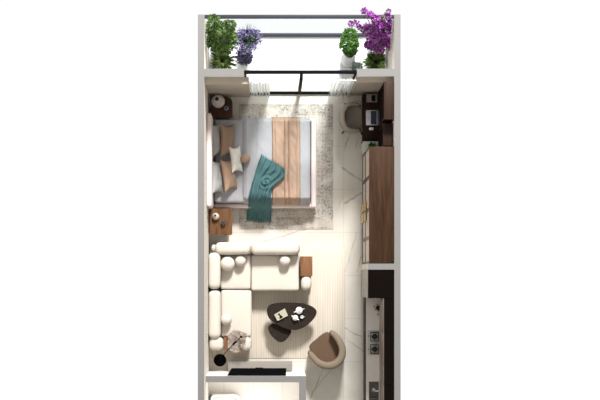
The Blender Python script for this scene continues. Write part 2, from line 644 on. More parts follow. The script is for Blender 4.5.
def obj(name, bm, mat, parent=None, sharp=40, origin=None):
    if parent is None and origin is None:
        xs = [v.co for v in bm.verts]
        origin = Vector(((min(p.x for p in xs) + max(p.x for p in xs)) / 2, (min(p.y for p in xs) + max(p.y for p in xs)) / 2, min(p.z for p in xs)))
    off = root_loc(parent) if parent else origin
    bmesh.ops.translate(bm, vec=-Vector(off), verts=bm.verts[:])
    me = bpy.data.meshes.new(name)
    bm.to_mesh(me)
    bm.free()
    me.polygons.foreach_set('use_smooth', [True] * len(me.polygons))
    me.set_sharp_from_angle(angle=math.radians(sharp))
    me.materials.append(M[mat])
    o = bpy.data.objects.new(name, me)
    COL.objects.link(o)
    if parent:
        o.parent = parent
    else:
        o.location = origin
    return o


def tag(o, label, cat, group=None):
    o['label'] = label
    o['category'] = cat
    if group:
        o['group'] = group
    return o


def thing(name, label, cat, loc, group=None):
    o = bpy.data.objects.new(name, None)
    o.empty_display_size = 0.1
    COL.objects.link(o)
    o.location = loc
    return tag(o, label, cat, group)


def struct(name, bm, mat, parent=None, origin=None, cap=None):
    o = obj(name, bm, mat, parent, origin=origin)
    if cap:                                   # the sawn-off top of the wall has its own grey coat
        o.data.materials.append(M[cap])
        for f in o.data.polygons:
            if f.normal.z > .9:
                f.material_index = 1
    if parent is None:
        o['kind'] = 'structure'
    return o


def struct_empty(name, loc):
    o = bpy.data.objects.new(name, None)
    COL.objects.link(o)
    o.location = loc
    o['kind'] = 'structure'
    return o


# ================================================================ SETTING
WH = 2.6
XL, XLo = X(204.2, WH), X(197.8, WH)
XR, XRo = X(394.3, WH), X(400.6, WH)
YN, YNo = Y(76.2, WH), Y(68.6, WH)
YB = Y(14.5, WH)
YS = -3.05
HP = 1.9                                   # bathroom partition
YP, YPs = Y(376, HP), Y(382.3, HP)
XP0, XP1 = X(299, HP), X(306, HP)

struct('floor', box(XLo, XRo, YS, YNo, -0.2, 0.0), 'marble', origin=Vector((0, 0, 0)))
struct('floor_balcony', box(XLo, XRo, YNo, YB, -0.2, -0.01), 'balcony_tile')
struct('floor_bathroom', box(XL, XP0, YS, YPs, 0.0, 0.012), 'bath_tile')
struct('wall_left', box(XLo, XL, YS, YB, 0, WH), 'wall_paint', cap='wall_grey')
struct('wall_right', box(XR, XRo, YS, YB, 0, WH), 'wall_paint', cap='wall_grey')
struct('wall_north', box(XL, X(244, WH), YN, YNo, 0, WH), 'wall_paint', cap='wall_grey')
struct('wall_north', box(X(357, WH), XR, YN, YNo, 0, WH), 'wall_paint', cap='wall_grey')
bm = box(XL, XP1, YPs, YP, 0, HP)
struct('wall_south', bm, 'wall_paint', cap='wall_grey')
struct('wall_bathroom', box(XP0, XP1, YS, YPs, 0, HP), 'wall_paint', cap='wall_grey')
struct('wall_divider', box(X(368, WH), XR, Y(269.6, WH), Y(263.6, WH), 0, WH), 'wall_paint', cap='wall_grey')
# beige panelling in the corners beside the window
struct('trim_1', box(XL, X(248.5, WH), Y(97), YN, 0, WH - 0.16), 'panel')
struct('trim_2', box(X(356.5, WH), XR, Y(95.5), YN, 0, WH - 0.16), 'panel')
struct('baseboard_south', box(X(209, 0), XP1 - 0.01, YP, YP + 0.012, 0, 0.06), 'wall_paint')
# window: header in the outer track, sill in the inner track, deep mullion
w = struct_empty('window_1', Vector((X(300, 1), Y(82, 1), 0)))
wx0, wx1 = X(244, WH), X(357, WH)
yh0, yh1 = Y(73.6, WH), Y(70.2, WH)
ys0, ys1 = Y(94.4), Y(91.6)
obj('window_header', box(wx0, wx1, yh0, yh1, WH - .09, WH, bev=.006), 'black', w)
obj('window_sill', box(wx0, wx1, ys0, ys1, 0.0, .05, bev=.006), 'black', w)
obj('mullion', box(X(300, WH), X(303, WH), ys0 + .01, yh0, 0.05, WH - .02, bev=.006), 'black', w)
obj('jamb', box(wx0, wx0 + .035, yh0, yh1, 0.03, WH - .09, bev=.004), 'black', w)
obj('jamb', box(wx1 - .035, wx1, yh0, yh1, 0.03, WH - .09, bev=.004), 'black', w)
obj('pane', box(wx0 + .035, X(298.6, WH), (yh0 + yh1) / 2 - .004, (yh0 + yh1) / 2 + .004, .03, WH - .09), 'glass', w)
obj('pane', box(X(301.8, WH), wx1 - .035, (yh0 + yh1) / 2 - .004, (yh0 + yh1) / 2 + .004, .03, WH - .09), 'glass', w)


# curtains
def curtain(x0, x1, label):
    yb, yf = Y(75.5, WH), Y(98.2)
    t = thing('sheer_curtain', label, 'curtain', Vector(((x0 + x1) / 2, (yb + yf) / 2, 0)), 'sheer curtains')
    n = 110
    rows = []
    for k in range(9):
        z = 0.02 + (WH - .1) * k / 8
        r = []
        for i in range(n + 1):
            f = i / n
            x = x0 + (x1 - x0) * f
            ph = f * 7 * 2 * PI
            amp = (yb - yf) / 2 * (0.72 + .24 * math.sin(f * 17 + k * .25))
            r.append(Vector((x + .012 * math.sin(ph * 2 + k * .2), (yb + yf) / 2 + amp * math.sin(ph + .35 * math.sin(k * .5 + f * 4)), z)))
        rows.append(r)
    obj('fabric', grid_surface(rows, 0.003), 'sheer', t, sharp=80)
    obj('curtain_track', box(x0 + .02, x1 - .03, (yb + yf) / 2 - .006, (yb + yf) / 2 + .006, WH - .078, WH - .06), 'white_gloss', t)


curtain(X(249, 1.3), X(269.5, 1.3), 'sheer white curtain left of the sliding window, above the bed')
curtain(X(331, 1.3), X(355, 1.3), 'sheer white curtain right of the sliding window, near the desk chair')

# balcony glass screen
t = thing('glass_balustrade', 'glass balcony balustrade with dark grey top rail and bottom rail', 'balustrade', Vector((X(299), Y(35), -0.01)))
yr = Y(16.6, 2.55)
obj('top_rail', box(XL + .005, XR - .005, yr - .036, yr + .036, 2.5, 2.56, bev=.008), 'rail', t)
obj('bottom_rail', box(XL + .005, XR - .005, yr - .036, yr + .036, -0.01, .05, bev=.006), 'rail', t)
for i in range(3):
    a = XL + .02 + (XR - XL - .04) * i / 3
    obj('glass_pane', box(a, a + (XR - XL - .04) / 3 - .01, yr - .006, yr + .006, .05, 2.5), 'glass', t)


# ================================================================ PLANTS
def inside(v):
    v.x = min(max(v.x, XL + .02), XR - .03)
    if v.y > YNo - .5 and v.z < 2.52:
        v.y = min(max(v.y, YNo + .02), yr - .05)
    return v


def add_leaf(bm, p, d, up, L, wd, fold=0.25, droop=0.2):
    d = d.normalized()
    s = d.cross(up)
    if s.length < 1e-3:
        s = d.orthogonal()
    s.normalize()
    n = s.cross(d).normalized()
    p = inside(Vector(p))
    a = bm.verts.new(p)
    m = p + d * L * .5
    e = p + d * L - n * L * droop
    l1 = bm.verts.new(m + s * wd * .5 + n * wd * fold)
    r1 = bm.verts.new(m - s * wd * .5 + n * wd * fold)
    c = bm.verts.new(m)
    tip = bm.verts.new(inside(e))
    bm.faces.new((a, c, l1))
    bm.faces.new((a, r1, c))
    bm.faces.new((c, tip, l1))
    bm.faces.new((r1, tip, c))


def rdir(zmin=-0.3):
    while True:
        v = Vector((rnd.uniform(-1, 1), rnd.uniform(-1, 1), rnd.uniform(zmin, 1)))
        if 0.1 < v.length < 1:
            return v.normalized()


def leaf_blob(bm, c, rad, n, L, wd, shell=0.5):
    for _ in range(n):
        d = rdir(-.4)
        f = shell + (1 - shell) * rnd.random() ** .6
        f *= 0.85 + 0.3 * noise.noise(d * 2.2 + Vector(c))
        p = Vector(c) + Vector((d.x * rad[0], d.y * rad[1], d.z * rad[2])) * f
        dd = (d + rdir(-.2) * .8).normalized()
        add_leaf(bm, p, dd, Vector((0, 0, 1)), L * rnd.uniform(.7, 1.3), wd * rnd.uniform(.8, 1.2))


def blades(bm, c, n, L, wd, spread=1.0):
    for _ in range(n):
        a = rnd.uniform(0, 2 * PI)
        tilt = rnd.uniform(.2, 1.0) * spread
        d = Vector((math.cos(a) * math.sin(tilt * 1.3), math.sin(a) * math.sin(tilt * 1.3), math.cos(tilt * 1.3)))
        l = L * rnd.uniform(.6, 1.1)
        s = d.cross(Vector((0, 0, 1))).normalized() * wd / 2
        b = Vector(c) + Vector((math.cos(a), math.sin(a), 0)) * .02
        p1 = b + d * l * .55
        p2 = b + d * l - Vector((0, 0, l * .25 * tilt))
        v = [bm.verts.new(inside(q)) for q in (b - s * .5, b + s * .5, p1 + s, p1 - s, p2)]
        bm.faces.new((v[0], v[1], v[2], v[3]))
        bm.faces.new((v[3], v[2], v[4]))


def planter(t, c, r0, r1, h, mat='planter'):
    z = -0.01
    obj('planter', lathe((c[0], c[1], z), [(r0 * .9, 0), (r0, .02), (r1, h - .03), (r1, h), (r1 - .02, h), (r1 - .025, h - .04)], 32, cap=False), mat, t)
    obj('soil', lathe((c[0], c[1], z), [(r0 * .5, .03), (r1 - .024, h - .045), (0, h - .035)], 24, cap=True), 'soil', t)


def bush(name, label, cx, cy, zs, blobs, mat, ph, pr, L, wd, cat='plant', group=None, pt=None):
    """cx, cy: planter position in metres; blobs: (px, py, z, rx, ry, rz, n)"""
    t = thing(name, label, cat, Vector((cx, cy, -0.01)), group)
    planter(t, (cx, cy), pr if pt else pr * .75, pt or pr, ph)
    st = bmesh.new()
    fo = bmesh.new()
    for (px, py, z, rx, ry, rz_, n) in blobs:
        c = P(px, py, z)
        add_tube(st, spline([(cx, cy, ph - .06), (cx * .6 + c.x * .4, cy * .6 + c.y * .4, (ph + z) / 2), c], 4), .014, 6, .005)
        for _ in range(6):
            d = rdir(0)
            add_tube(st, [c - Vector((0, 0, rz_ * .7)), c + Vector((d.x * rx, d.y * ry, d.z * rz_)) * .8], .006, 5, .002)
        leaf_blob(fo, c, (rx, ry, rz_), n, L, wd)
    obj('stem', st, 'stem', t)
    obj('foliage', fo, mat, t)
    return t


def lavender(name, label, c, zt, rx, ry, n, ph, pr, group=None, mat='lavender', leafmat='sage'):
    t = thing(name, label, 'plant', Vector((c[0], c[1], -0.01)), group)
    planter(t, c, pr * .75, pr, ph)
    le, fl = bmesh.new(), bmesh.new()
    base = Vector((c[0], c[1], ph - .04))
    for i in range(n):
        a = rnd.uniform(0, 2 * PI)
        f = math.sqrt(rnd.random())
        tip = Vector((c[0] + math.cos(a) * f * rx, c[1] + math.sin(a) * f * ry, zt - .35 * f * f * (zt - ph) + rnd.uniform(-.06, .06)))
        b = base + Vector((math.cos(a), math.sin(a), 0)) * .04 * rnd.random()
        path = spline([b, (b * .5 + tip * .5) + Vector((0, 0, .08)), tip], 3)
        add_tube(le, path, .003, 4, .002)
        for k in range(7):
            q = path[1 + k % 4]
            add_leaf(le, q, ((tip - b).normalized() + rdir(-.3) * .8), Vector((0, 0, 1)), .08, .018)
        d = (tip - b).normalized()
        if f > .4 or rnd.random() < .4:
            for k in range(6):
                q = tip - d * (.014 * k)
                add_leaf(fl, q, (rdir(-.6) * .6 + d).normalized(), Vector((0, 0, 1)), .034, .02, .1, .1)
    obj('foliage', le, leafmat, t)
    obj('flowers', fl, mat, t)


def px2(px, py, z=0.0):
    p = P(px, py, z)
    return (p.x, p.y)


c = px2(221, 40, .6)
bush('tall_green_shrub', 'tall bushy green shrub at the left end of the balcony by the balustrade', c[0], c[1], 0,
     [(221, 36, 1.75, .27, .30, .30, 900), (212, 27, 2.1, .12, .16, .20, 260), (214, 19, 2.55, .09, .07, .12, 110), (229, 25, 2.2, .12, .16, .2, 260), (219, 28, 2.3, .14, .15, .2, 260), (213, 42, 1.6, .13, .18, .2, 260), (231, 38, 1.7, .1, .16, .2, 220), (222, 48, 1.45, .24, .12, .2, 320)],
     'green', .8, .18, .065, .03)
t = thing('grass_plant', 'dark olive grassy plant in front of the tall green shrub on the balcony', 'plant', Vector((*px2(222, 60, .5), -.01)), 'grassy balcony plants')
planter(t, px2(222, 60, .5), .11, .14, .5)
b = bmesh.new()
blades(b, (*px2(222, 61, .5), .46), 280, .34, .03, 1.05)
obj('foliage', b, 'olive', t)
lavender('lavender_plant', 'large lavender bush with pale purple flowers beside the tall green shrub', px2(248, 41, .8), 1.25, .30, .33, 260, .6, .13, 'lavender plants')
lavender('lavender_plant', 'smaller dark purple lavender at the left end of the window header', px2(244, 58, .5), .75, .19, .17, 170, .4, .11, 'lavender plants')
c = px2(350, 53.5, 1.1)
bush('round_shrub', 'round bright green shrub in a tall white tapered planter on the balcony', c[0], c[1], 0,
     [(349.5, 42.5, 1.55, .19, .2, .22, 900), (350, 34, 1.6, .13, .1, .15, 200), (350, 50, 1.35, .15, .11, .12, 260)], 'bright_green', 1.15, .15, .055, .03, pt=.11)
# bougainvillea
c = px2(377, 45, .7)
t = thing('bougainvillea', 'large magenta flowering bougainvillea at the right end of the balcony', 'plant', Vector((c[0], c[1], -.01)))
planter(t, c, .14, .18, .9)
st, gl, fl = bmesh.new(), bmesh.new(), bmesh.new()
sprays = [(375, 32, 2.3, .20, .18, 420), (368, 30, 2.2, .12, .14, 230), (379, 24, 2.5, .14, .12, 260), (386, 30, 2.3, .10, .17, 260), (372, 44, 1.9, .17, .12, 330), (384, 40, 2.0, .13, .14, 280),
          (378, 48, 1.8, .14, .10, 220), (389, 42, 1.9, .06, .16, 130), (370, 15, 2.75, .07, .06, 80), (364, 11, 2.8, .05, .045, 45), (387, 16, 2.7, .07, .05, 70), (376, 18, 2.7, .08, .06, 80), (388.5, 11.5, 2.8, .03, .03, 22),
          (355, 23, 2.45, .08, .05, 30), (351, 24, 2.45, .05, .045, 28), (360, 28, 2.3, .06, .06, 40), (391, 23, 2.4, .05, .1, 90)]
for (px, py, z, rx, ry, n) in sprays:
    q = P(px, py, z)
    q.x = min(q.x, XR - .06)
    add_tube(st, spline([(c[0], c[1], .85), (c[0] * .5 + q.x * .5, c[1] * .5 + q.y * .5, .5 * z + .55), q], 4), .012, 6, .004)
    for _ in range(n):
        d = rdir(-.5)
        f = rnd.uniform(.35, 1.0) * (0.85 + .4 * noise.noise(d * 3 + q))
        p = q + Vector((d.x * rx, d.y * ry, d.z * .14)) * f
        p.x = min(p.x, XR - .05)
        if rnd.random() < .8:
            add_leaf(fl, p, (d + rdir(-.2)).normalized(), Vector((0, 0, 1)), .048, .04, .3, .1)
        else:
            add_leaf(gl, p - Vector((0, 0, .03)), (d + rdir(-.2)).normalized(), Vector((0, 0, 1)), .06, .035)
obj('stem', st, 'stem', t)
obj('foliage', gl, 'green', t)
obj('flowers', fl, 'magenta', t)
t = thing('grass_plant', 'dark olive grassy plant in front of the magenta bougainvillea on the balcony', 'plant', Vector((*px2(376, 62, .5), -.01)), 'grassy balcony plants')
planter(t, px2(376, 62, .5), .11, .14, .5)
b = bmesh.new()
blades(b, (*px2(376, 62, .5), .46), 260, .33, .032, 1.05)
obj('foliage', b, 'olive', t)
lavender('lavender_plant', 'small grey violet lavender at the right end of the window header', px2(357, 68, .4), .5, .13, .12, 90, .3, .09, 'lavender plants', 'grey_violet')

# ================================================================ BEDROOM
rx0, rx1, ry0, ry1 = X(239), X(333), Y(229), Y(104)
M['vintage'] = vintage_rug(rx0, rx1, ry0, ry1)
tag(obj('bedroom_rug', box(rx0, rx1, ry0, ry1, 0, .012), 'vintage', origin=Vector(((rx0 + rx1) / 2, (ry0 + ry1) / 2, 0))),
    'faded grey vintage patterned rug under the bed', 'rug')

# bed
by0, by1 = Y(208, .3), Y(118.5, .3)
bx0, bx1 = XL + .02, X(316.4, .3)
bed = thing('bed', 'double bed with pink upholstered frame and grey bedding', 'bed', Vector(((bx0 + bx1) / 2, (by0 + by1) / 2, .012)))
hb = soft(X(206.4, 1.5), X(211.6, 1.5), Y(207, 1.45), Y(113, 1.45), 0.012, 1.5, .05, step=.1)
obj('headboard', hb, 'pink', bed)
fr = bmesh.new()
HX = X(211.6, 1.5) + .002
add_soft(fr, HX, bx1 - .005, by0, Y(203.6, .3), .09, .32, .035, step=.2)
add_soft(fr, HX, bx1 - .005, Y(122, .3), by1, .09, .32, .035, step=.2)
add_soft(fr, X(310.9, .3), bx1, by0 + .002, by1 - .002, .088, .36, .04, step=.2)
add_box(fr, HX + .02, bx1 - .05, by0 + .05, by1 - .05, .1, .2)
obj('bed_frame', fr, 'pink', bed)
for (fx, fy) in ((HX + .1, by0 + .1), (HX + .1, by1 - .1), (bx1 - .1, by0 + .1), (bx1 - .1, by1 - .1)):
    obj('leg', lathe((fx, fy, .012), [(.022, 0), (.03, .09)], 16), 'black', bed)
my0, my1 = Y(203, .4), Y(119.5, .4)
obj('mattress', soft(HX + .012, X(310.3, .4), my0, my1, .2, .5, .07, step=.06, amp=.012, freq=3), 'sheet', bed)

# duvet: its long edges slope down over the mattress sides
yd0, yd1 = Y(204.5, .45), Y(118, .45)


def bed_z(y, top):
    """height of bedding across the bed: flat in the middle, rolling off at both long sides"""
    ysouth, ynorth = Y(197.5, top), Y(121.5, top)
    if y < ysouth:
        f = min(1, (ysouth - y) / (ysouth - yd0))
        return top - (top - .36) * f ** 1.35
    if y > ynorth:
        f = min(1, (y - ynorth) / (yd1 - ynorth))
        return top - (top - .36) * f ** 1.6
    return top


def sheet_over_bed(xa, xb, off, top, wr, seed, extra=0.0, hem=.30, nx=60, ny=120, ridges=None):
    rows = []
    for j in range(ny + 1):
        g = j / ny
        # denser rows at both edges
        s = .5 - .5 * math.cos(PI * g)
        y = (yd0 - extra) + (yd1 - yd0 + 2 * extra) * s
        yy = min(max(y, yd0), yd1)
        r = []
        for i in range(nx + 1):
            f = i / nx
            x = xa + (xb - xa) * f + .006 * noise.noise(Vector((y * 3, seed, f)))
            z = bed_z(yy, top) + off
            if y != yy or j in (0, ny):
                z = hem
            n1 = noise.noise(Vector((x * 6 + seed, y * 1.5, seed)))
            n2 = noise.noise(Vector((x * 11 + y * 5, y * 6, seed + 5)))
            ed = min(1, min(f, 1 - f) * 8)
            if j not in (0, ny):
                z += wr * (abs(n1) * 1.2 + .5 * n2) * ed
                if ridges:
                    for (rx_, rw, rh) in ridges:
                        cx = rx_ + .02 * noise.noise(Vector((y * 2.2, rx_ * 9, 1)))
                        z += rh * math.exp(-((x - cx) / rw) ** 2)
            # rounded ends of the cloth along x
            z -= off * .9 * (1 - min(1, min(f, 1 - f) * 14)) ** 2
            r.append(Vector((x, y, z)))
        rows.append(r)
    return rows


t = tag(obj('duvet', grid_surface(sheet_over_bed(X(243.3, .56), X(310.2, .56), .045, .53, .014, 3.1, hem=.36, nx=110,
            ridges=[(X(247, .55), .02, .012), (X(258, .55), .03, .012)]), .025), 'duvet', sharp=80),
        'grey duvet spread over the bed from the pillows to the foot', 'duvet')
t = tag(obj('tan_blanket', grid_surface(sheet_over_bed(X(271.3, .6), X(301, .6), .075, .54, .03, 9.4, .035, .26, nx=100,
            ridges=[(X(285, .6), .014, .04), (X(289, .6), .014, .045), (X(297, .6), .012, .02), (X(276, .6), .012, .015)]), .012), 'tan', sharp=80),
        'tan crinkled blanket laid across the foot half of the bed', 'blanket')
tag(obj('rolled_throw', soft(X(303.2, .5), X(313.8, .5), Y(204.6, .5) - .04, Y(204.6, .5), .365, .42, .02, step=.03), 'duvet'),
    'dark rolled duvet edge at the bottom right corner of the bed', 'bedding') if False else None


# pillows
def place_pillow(name, label, cat, w, h, th, mat, loc, tilt, yaw=0.0, roll=0.0, group=None, seed=0.0):
    b = pillow(w, h, th, seed)
    # local: x = height of pillow, y = length; stand it up leaning towards -X
    Mx = Matrix.Translation(loc) @ Matrix.Rotation(yaw, 4, 'Z') @ Matrix.Rotation(-tilt, 4, 'Y') @ Matrix.Rotation(roll, 4, 'Z')
    bmesh.ops.transform(b, matrix=Mx.to_4x4(), verts=b.verts[:])
    # Rotation(-tilt about Y) raises the far -X edge
    return tag(obj(name, b, mat, sharp=80), label, cat, group)


TI = math.radians(121)
place_pillow('bed_pillow', 'grey bed pillow against the headboard, upper of the two grey ones', 'pillow', .46, .70, .15, 'grey_pillow', Vector((X(217, .7), Y(139.5, .7), .715)), TI, math.radians(2), math.radians(-7), 'pillows on the bed', 1)
place_pillow('bed_pillow', 'grey bed pillow against the headboard, lower of the two grey ones', 'pillow', .46, .72, .15, 'grey_pillow', Vector((X(217.2, .7), Y(177, .7), .715)), TI, math.radians(-3), math.radians(-7), 'pillows on the bed', 4)
place_pillow('tan_pillow', 'tan pillow leaning on the upper grey pillow nearest the vase nightstand', 'pillow', .44, .66, .14, 'tan_pillow', Vector((X(227.3, .68), Y(140.5, .68), .69)), math.radians(124), math.radians(-7), math.radians(-9), 'pillows on the bed', 7)
place_pillow('tan_pillow', 'tan pillow leaning on the lower grey pillow nearest the wooden nightstand', 'pillow', .44, .68, .14, 'tan_pillow', Vector((X(229, .68), Y(175, .68), .69)), math.radians(124), math.radians(3), math.radians(-9), 'pillows on the bed', 11)
place_pillow('accent_pillow', 'small cream knitted rectangular pillow in front of the tan pillows', 'pillow', .30, .55, .12, 'cream_pillow', Vector((X(236, .64), Y(159.5, .64), .65)), math.radians(138), math.radians(7), 0, 'pillows on the bed', 15)


def ball(name, label, px, py, r, zbase, mat, group=None, sq=.95):
    c = P(px, py, zbase + r)
    bm = bmesh.new()
    bmesh.ops.create_uvsphere(bm, u_segments=36, v_segments=24, radius=r)
    for v in bm.verts:
        v.co *= 1 + .012 * noise.noise(v.co * 7 + Vector((px, 0, 0)))
        v.co.z *= sq
        v.co += Vector((c.x, c.y, zbase + r * sq))
    return tag(obj(name, bm, mat, sharp=80), label, 'cushion', group)


ball('ball_cushion', 'beige ball cushion on the grey duvet beside the cream pillow', 245.3, 158.5, .103, .575, 'beige_ball', 'ball cushions')

# teal throw
rows_px = [[(261, 155.3, .66), (267, 159, .66), (274, 163, .66), (280, 166.5, .66), (284.5, 170.5, .66)],
           [(258.5, 163, .67), (265, 166, .69), (273, 169.5, .68), (280, 171.5, .69), (285.2, 173.5, .67)],
           [(256, 170, .66), (262, 172, .70), (268, 174, .67), (276, 176, .70), (283, 178, .67)],
           [(253.5, 178, .66), (258.5, 179, .70), (264, 181, .68), (269, 182.5, .715), (276.5, 184, .67)],
           [(250.8, 187, .66), (256, 188, .70), (261, 189, .67), (266, 190, .70), (270.8, 191, .67)],
           [(249.3, 195, .655), (255, 195.6, .69), (260, 196, .66), (265.5, 196.5, .69), (271, 197, .655)],
           [(248.7, 201, .55), (254, 201.4, .57), (260, 201.6, .555), (266, 202, .57), (271.5, 202, .55)],
           [(248.4, 206.5, .36), (254, 206.6, .38), (260, 207, .36), (266, 207, .38), (271.6, 207, .36)],
           [(247.6, 211, .09), (254, 211, .11), (260, 211.6, .09), (266, 211.6, .11), (271.5, 211.4, .09)],
           [(246.6, 218, .035), (253, 218.5, .05), (259, 219, .035), (265, 219.5, .05), (271.2, 219.4, .035)]]
fine = [spline([P(*q) for q in r], 12) for r in rows_px]
ncol = len(fine[0])
cols = [spline([fine[j][i] for j in range(len(fine))], 9) for i in range(ncol)]
rows = []
for j in range(len(cols[0])):
    r = []
    for i in range(ncol):
        p = cols[i][j].copy()
        g = j / (len(cols[0]) - 1)
        u = i / (ncol - 1)
        fold = .5 + .5 * math.sin(u * 34 + g * 9 + 2.2 * math.sin(g * 7 + u * 3))
        fold += .5 * noise.noise(Vector((u * 9, g * 5, 2)))
        qx, qy = VX + p.x * S(.66) - 266, VY - p.y * S(.66) - 182
        rr_ = math.hypot(qx, qy)
        sw = .7 * math.exp(-(rr_ / 6.5) ** 2)
        fold = fold * (1 - sw) + sw * (1.0 + math.sin(rr_ * 1.35 - math.atan2(qy, qx)))
        p.z += (.05 if p.z > .5 else .03 if p.z > .15 else .016) * fold
        p.z = max(p.z, .02)
        r.append(p)
    rows.append(r)
throw = thing('throw_blanket', 'teal fringed throw draped over the lower edge of the bed', 'blanket', Vector((X(260), Y(205), .012)))
obj('cloth', grid_surface(rows, .008), 'teal', throw, sharp=80)
fb = bmesh.new()
for i in range(0, ncol, 1):
    a = rows[-1][i]
    d = Vector((rnd.uniform(-.012, .012), -.065 + rnd.uniform(-.02, .012), 0))
    q = a + d
    q.z = .02
    add_tube(fb, [a, (a + q) / 2 + Vector((0, 0, .004)), q], .005, 5, .0035)
obj('fringe', fb, 'teal', throw)
fb2 = bmesh.new()
for i in range(0, ncol, 1):
    a = rows[0][i]
    add_tube(fb2, [a, a + Vector((rnd.uniform(0, .015), .03 + rnd.uniform(-.01, .01), -.012))], .004, 5, .003)
obj('fringe', fb2, 'teal', throw)


# nightstands
def nightstand(label, x0, x1, y0, y1, z, mat, chamfer, legmat='black'):
    t = thing('nightstand', label, 'nightstand', Vector(((x0 + x1) / 2, (y0 + y1) / 2, 0)), 'nightstands')
    c = chamfer
    loop = [(x0, y0), (x1 - .02, y0), (x1, y0 + .02), (x1, y1 - c), (x1 - c * .3, y1 - c * .3), (x1 - c, y1), (x0, y1)]
    obj('top', prism(loop, z - .03, z, .004, 2), mat, t)
    obj('body', box(x0 + .01, x1 - .05, y0 + .015, y1 - c * .8, .1, z - .03, bev=.005), mat, t)
    d = obj('drawer', box(x1 - .05, x1 - .03, y0 + .025, y1 - c - .01, z - .22, z - .045, bev=.004), mat, t)
    obj('knob', lathe((x1 - .02, (y0 + y1) / 2, z - .145), [(.0, 0), (.009, .004), (.01, .015), (0, .02)], 14), 'gold', d)
    for (a, b_) in ((x0 + .04, y0 + .05), (x1 - .08, y0 + .05), (x0 + .04, y1 - .13), (x1 - .08, y1 - .13)):
        obj('leg', lathe((a, b_, 0), [(.012, 0), (.016, .1)], 12), legmat, t)
    return t


nightstand('dark wood nightstand with rounded corner in the top left corner of the bedroom', X(211.2, .5), X(232.5, .5), Y(118.2, .5), Y(91, .5) - .115, .5, 'night_dark', .11)
nightstand('warm walnut nightstand between the bed and the cream sofa', X(209.6, .5), X(232.2, .5), Y(235, .5), Y(208.4, .5), .5, 'night_wood', .02)


def vase(name, label, px, py, zb, prof, mat, neck, lip=None, off=(0, 0)):
    c = P(px, py, zb)
    t = thing(name, label, 'vase', Vector((c.x, c.y, zb)))
    b = lathe((c.x, c.y, zb), prof, 36, cap=False)
    H = prof[-1][1]
    if off != (0, 0):
        for v in b.verts:
            f = ((v.co.z - zb) / H) ** 2
            v.co.x += off[0] * f
            v.co.y += off[1] * f
    obj('body', b, mat, t, sharp=80)
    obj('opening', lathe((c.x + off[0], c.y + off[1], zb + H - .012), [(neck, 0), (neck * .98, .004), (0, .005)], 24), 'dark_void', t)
    return t


def vase_prof(R, H, neck):
    p = [(R * .45, 0)]
    for i in range(1, 12):
        a = -PI / 2 * .82 + (PI * .86) * i / 11
        p.append((max(neck, R * math.cos(a)), H * .47 + H * .46 * math.sin(a)))
    p.append((neck * 1.06, H))
    p.append((neck * .9, H * .985))
    return p


vase('round_vase', 'large round speckled white vase with dark mouth on the dark nightstand', 218.6, 102.4, .5, vase_prof(.135, .26, .042), 'ceramic_matt', .04, off=(-.028, .045))
vase('glass_bottle', 'small smoky blue glass vase beside the large round vase', 226.3, 108.4, .5, vase_prof(.055, .11, .018), 'blue_glass', .017)
vase('round_vase', 'small beige vase with dark mouth on the walnut nightstand', 216.2, 216.8, .5, vase_prof(.07, .13, .026), 'ceramic_beige', .024, off=(-.02, .02))
vase('glass_bottle', 'small dark plum glass vase beside the beige vase on the walnut nightstand', 223.4, 222.9, .5, vase_prof(.052, .1, .016), 'plum_glass', .015)

# ================================================================ DESK SIDE
zD = .75
dx0, dx1 = X(362, zD), X(379.5, zD) + .02
dy0, dy1 = Y(141.2, zD), Y(91.5, zD) - .05
desk = thing('desk', 'dark walnut desk against the right wall under the bookcase', 'desk', Vector(((dx0 + dx1) / 2, (dy0 + dy1) / 2, 0)))
obj('desktop', box(dx0, XR - .01, dy0, dy1, zD - .04, zD, bev=.004), 'desk_wood', desk)
obj('side_panel', box(dx0 + .02, XR - .02, dy1 - .04, dy1 - .005, 0, zD - .04, bev=.003), 'desk_wood', desk)
obj('side_panel', box(dx0 + .02, XR - .02, dy0 + .005, dy0 + .04, 0, zD - .04, bev=.003), 'desk_wood', desk)
obj('modesty_panel', box(XR - .06, XR - .04, dy0 + .04, dy1 - .04, .2, zD - .04), 'desk_wood', desk)

# bookcase units above the desk
fx = X(384, WH)


def bookcase(label, y0, y1, z1, mat_top):
    t = thing('wall_bookcase', label, 'bookcase', Vector(((fx + XR) / 2, (y0 + y1) / 2, zD)), 'wall bookcases above the desk')
    xr = XR - .005
    obj('top_panel', box(fx, xr, y0, y1, z1 - .03, z1, bev=.003), mat_top, t)
    obj('side_panel', box(fx, xr, y0, y0 + .025, zD, z1 - .03), 'desk_wood', t)
    obj('side_panel', box(fx, xr, y1 - .025, y1, zD, z1 - .03), 'desk_wood', t)
    obj('back_panel', box(xr - .015, xr, y0 + .025, y1 - .025, zD, z1 - .03), 'desk_wood', t)
    for k in range(3):
        z = zD + .02 + (z1 - zD - .1) * (k + .6) / 3.4
        obj('shelf', box(fx + .01, xr - .015, y0 + .025, y1 - .025, z, z + .022), 'desk_wood', t)
    return t


bookcase('tall brown bookcase above the desk in the top right corner', Y(119.2, WH), Y(82.5, WH) + .015, WH - .02, 'shelf_wood')
bookcase('lower brown bookcase between the tall bookcase and the wardrobe', Y(146.2, 2.3) + .01, Y(122.8, 2.3) - .01, 2.3, 'shelf_wood')
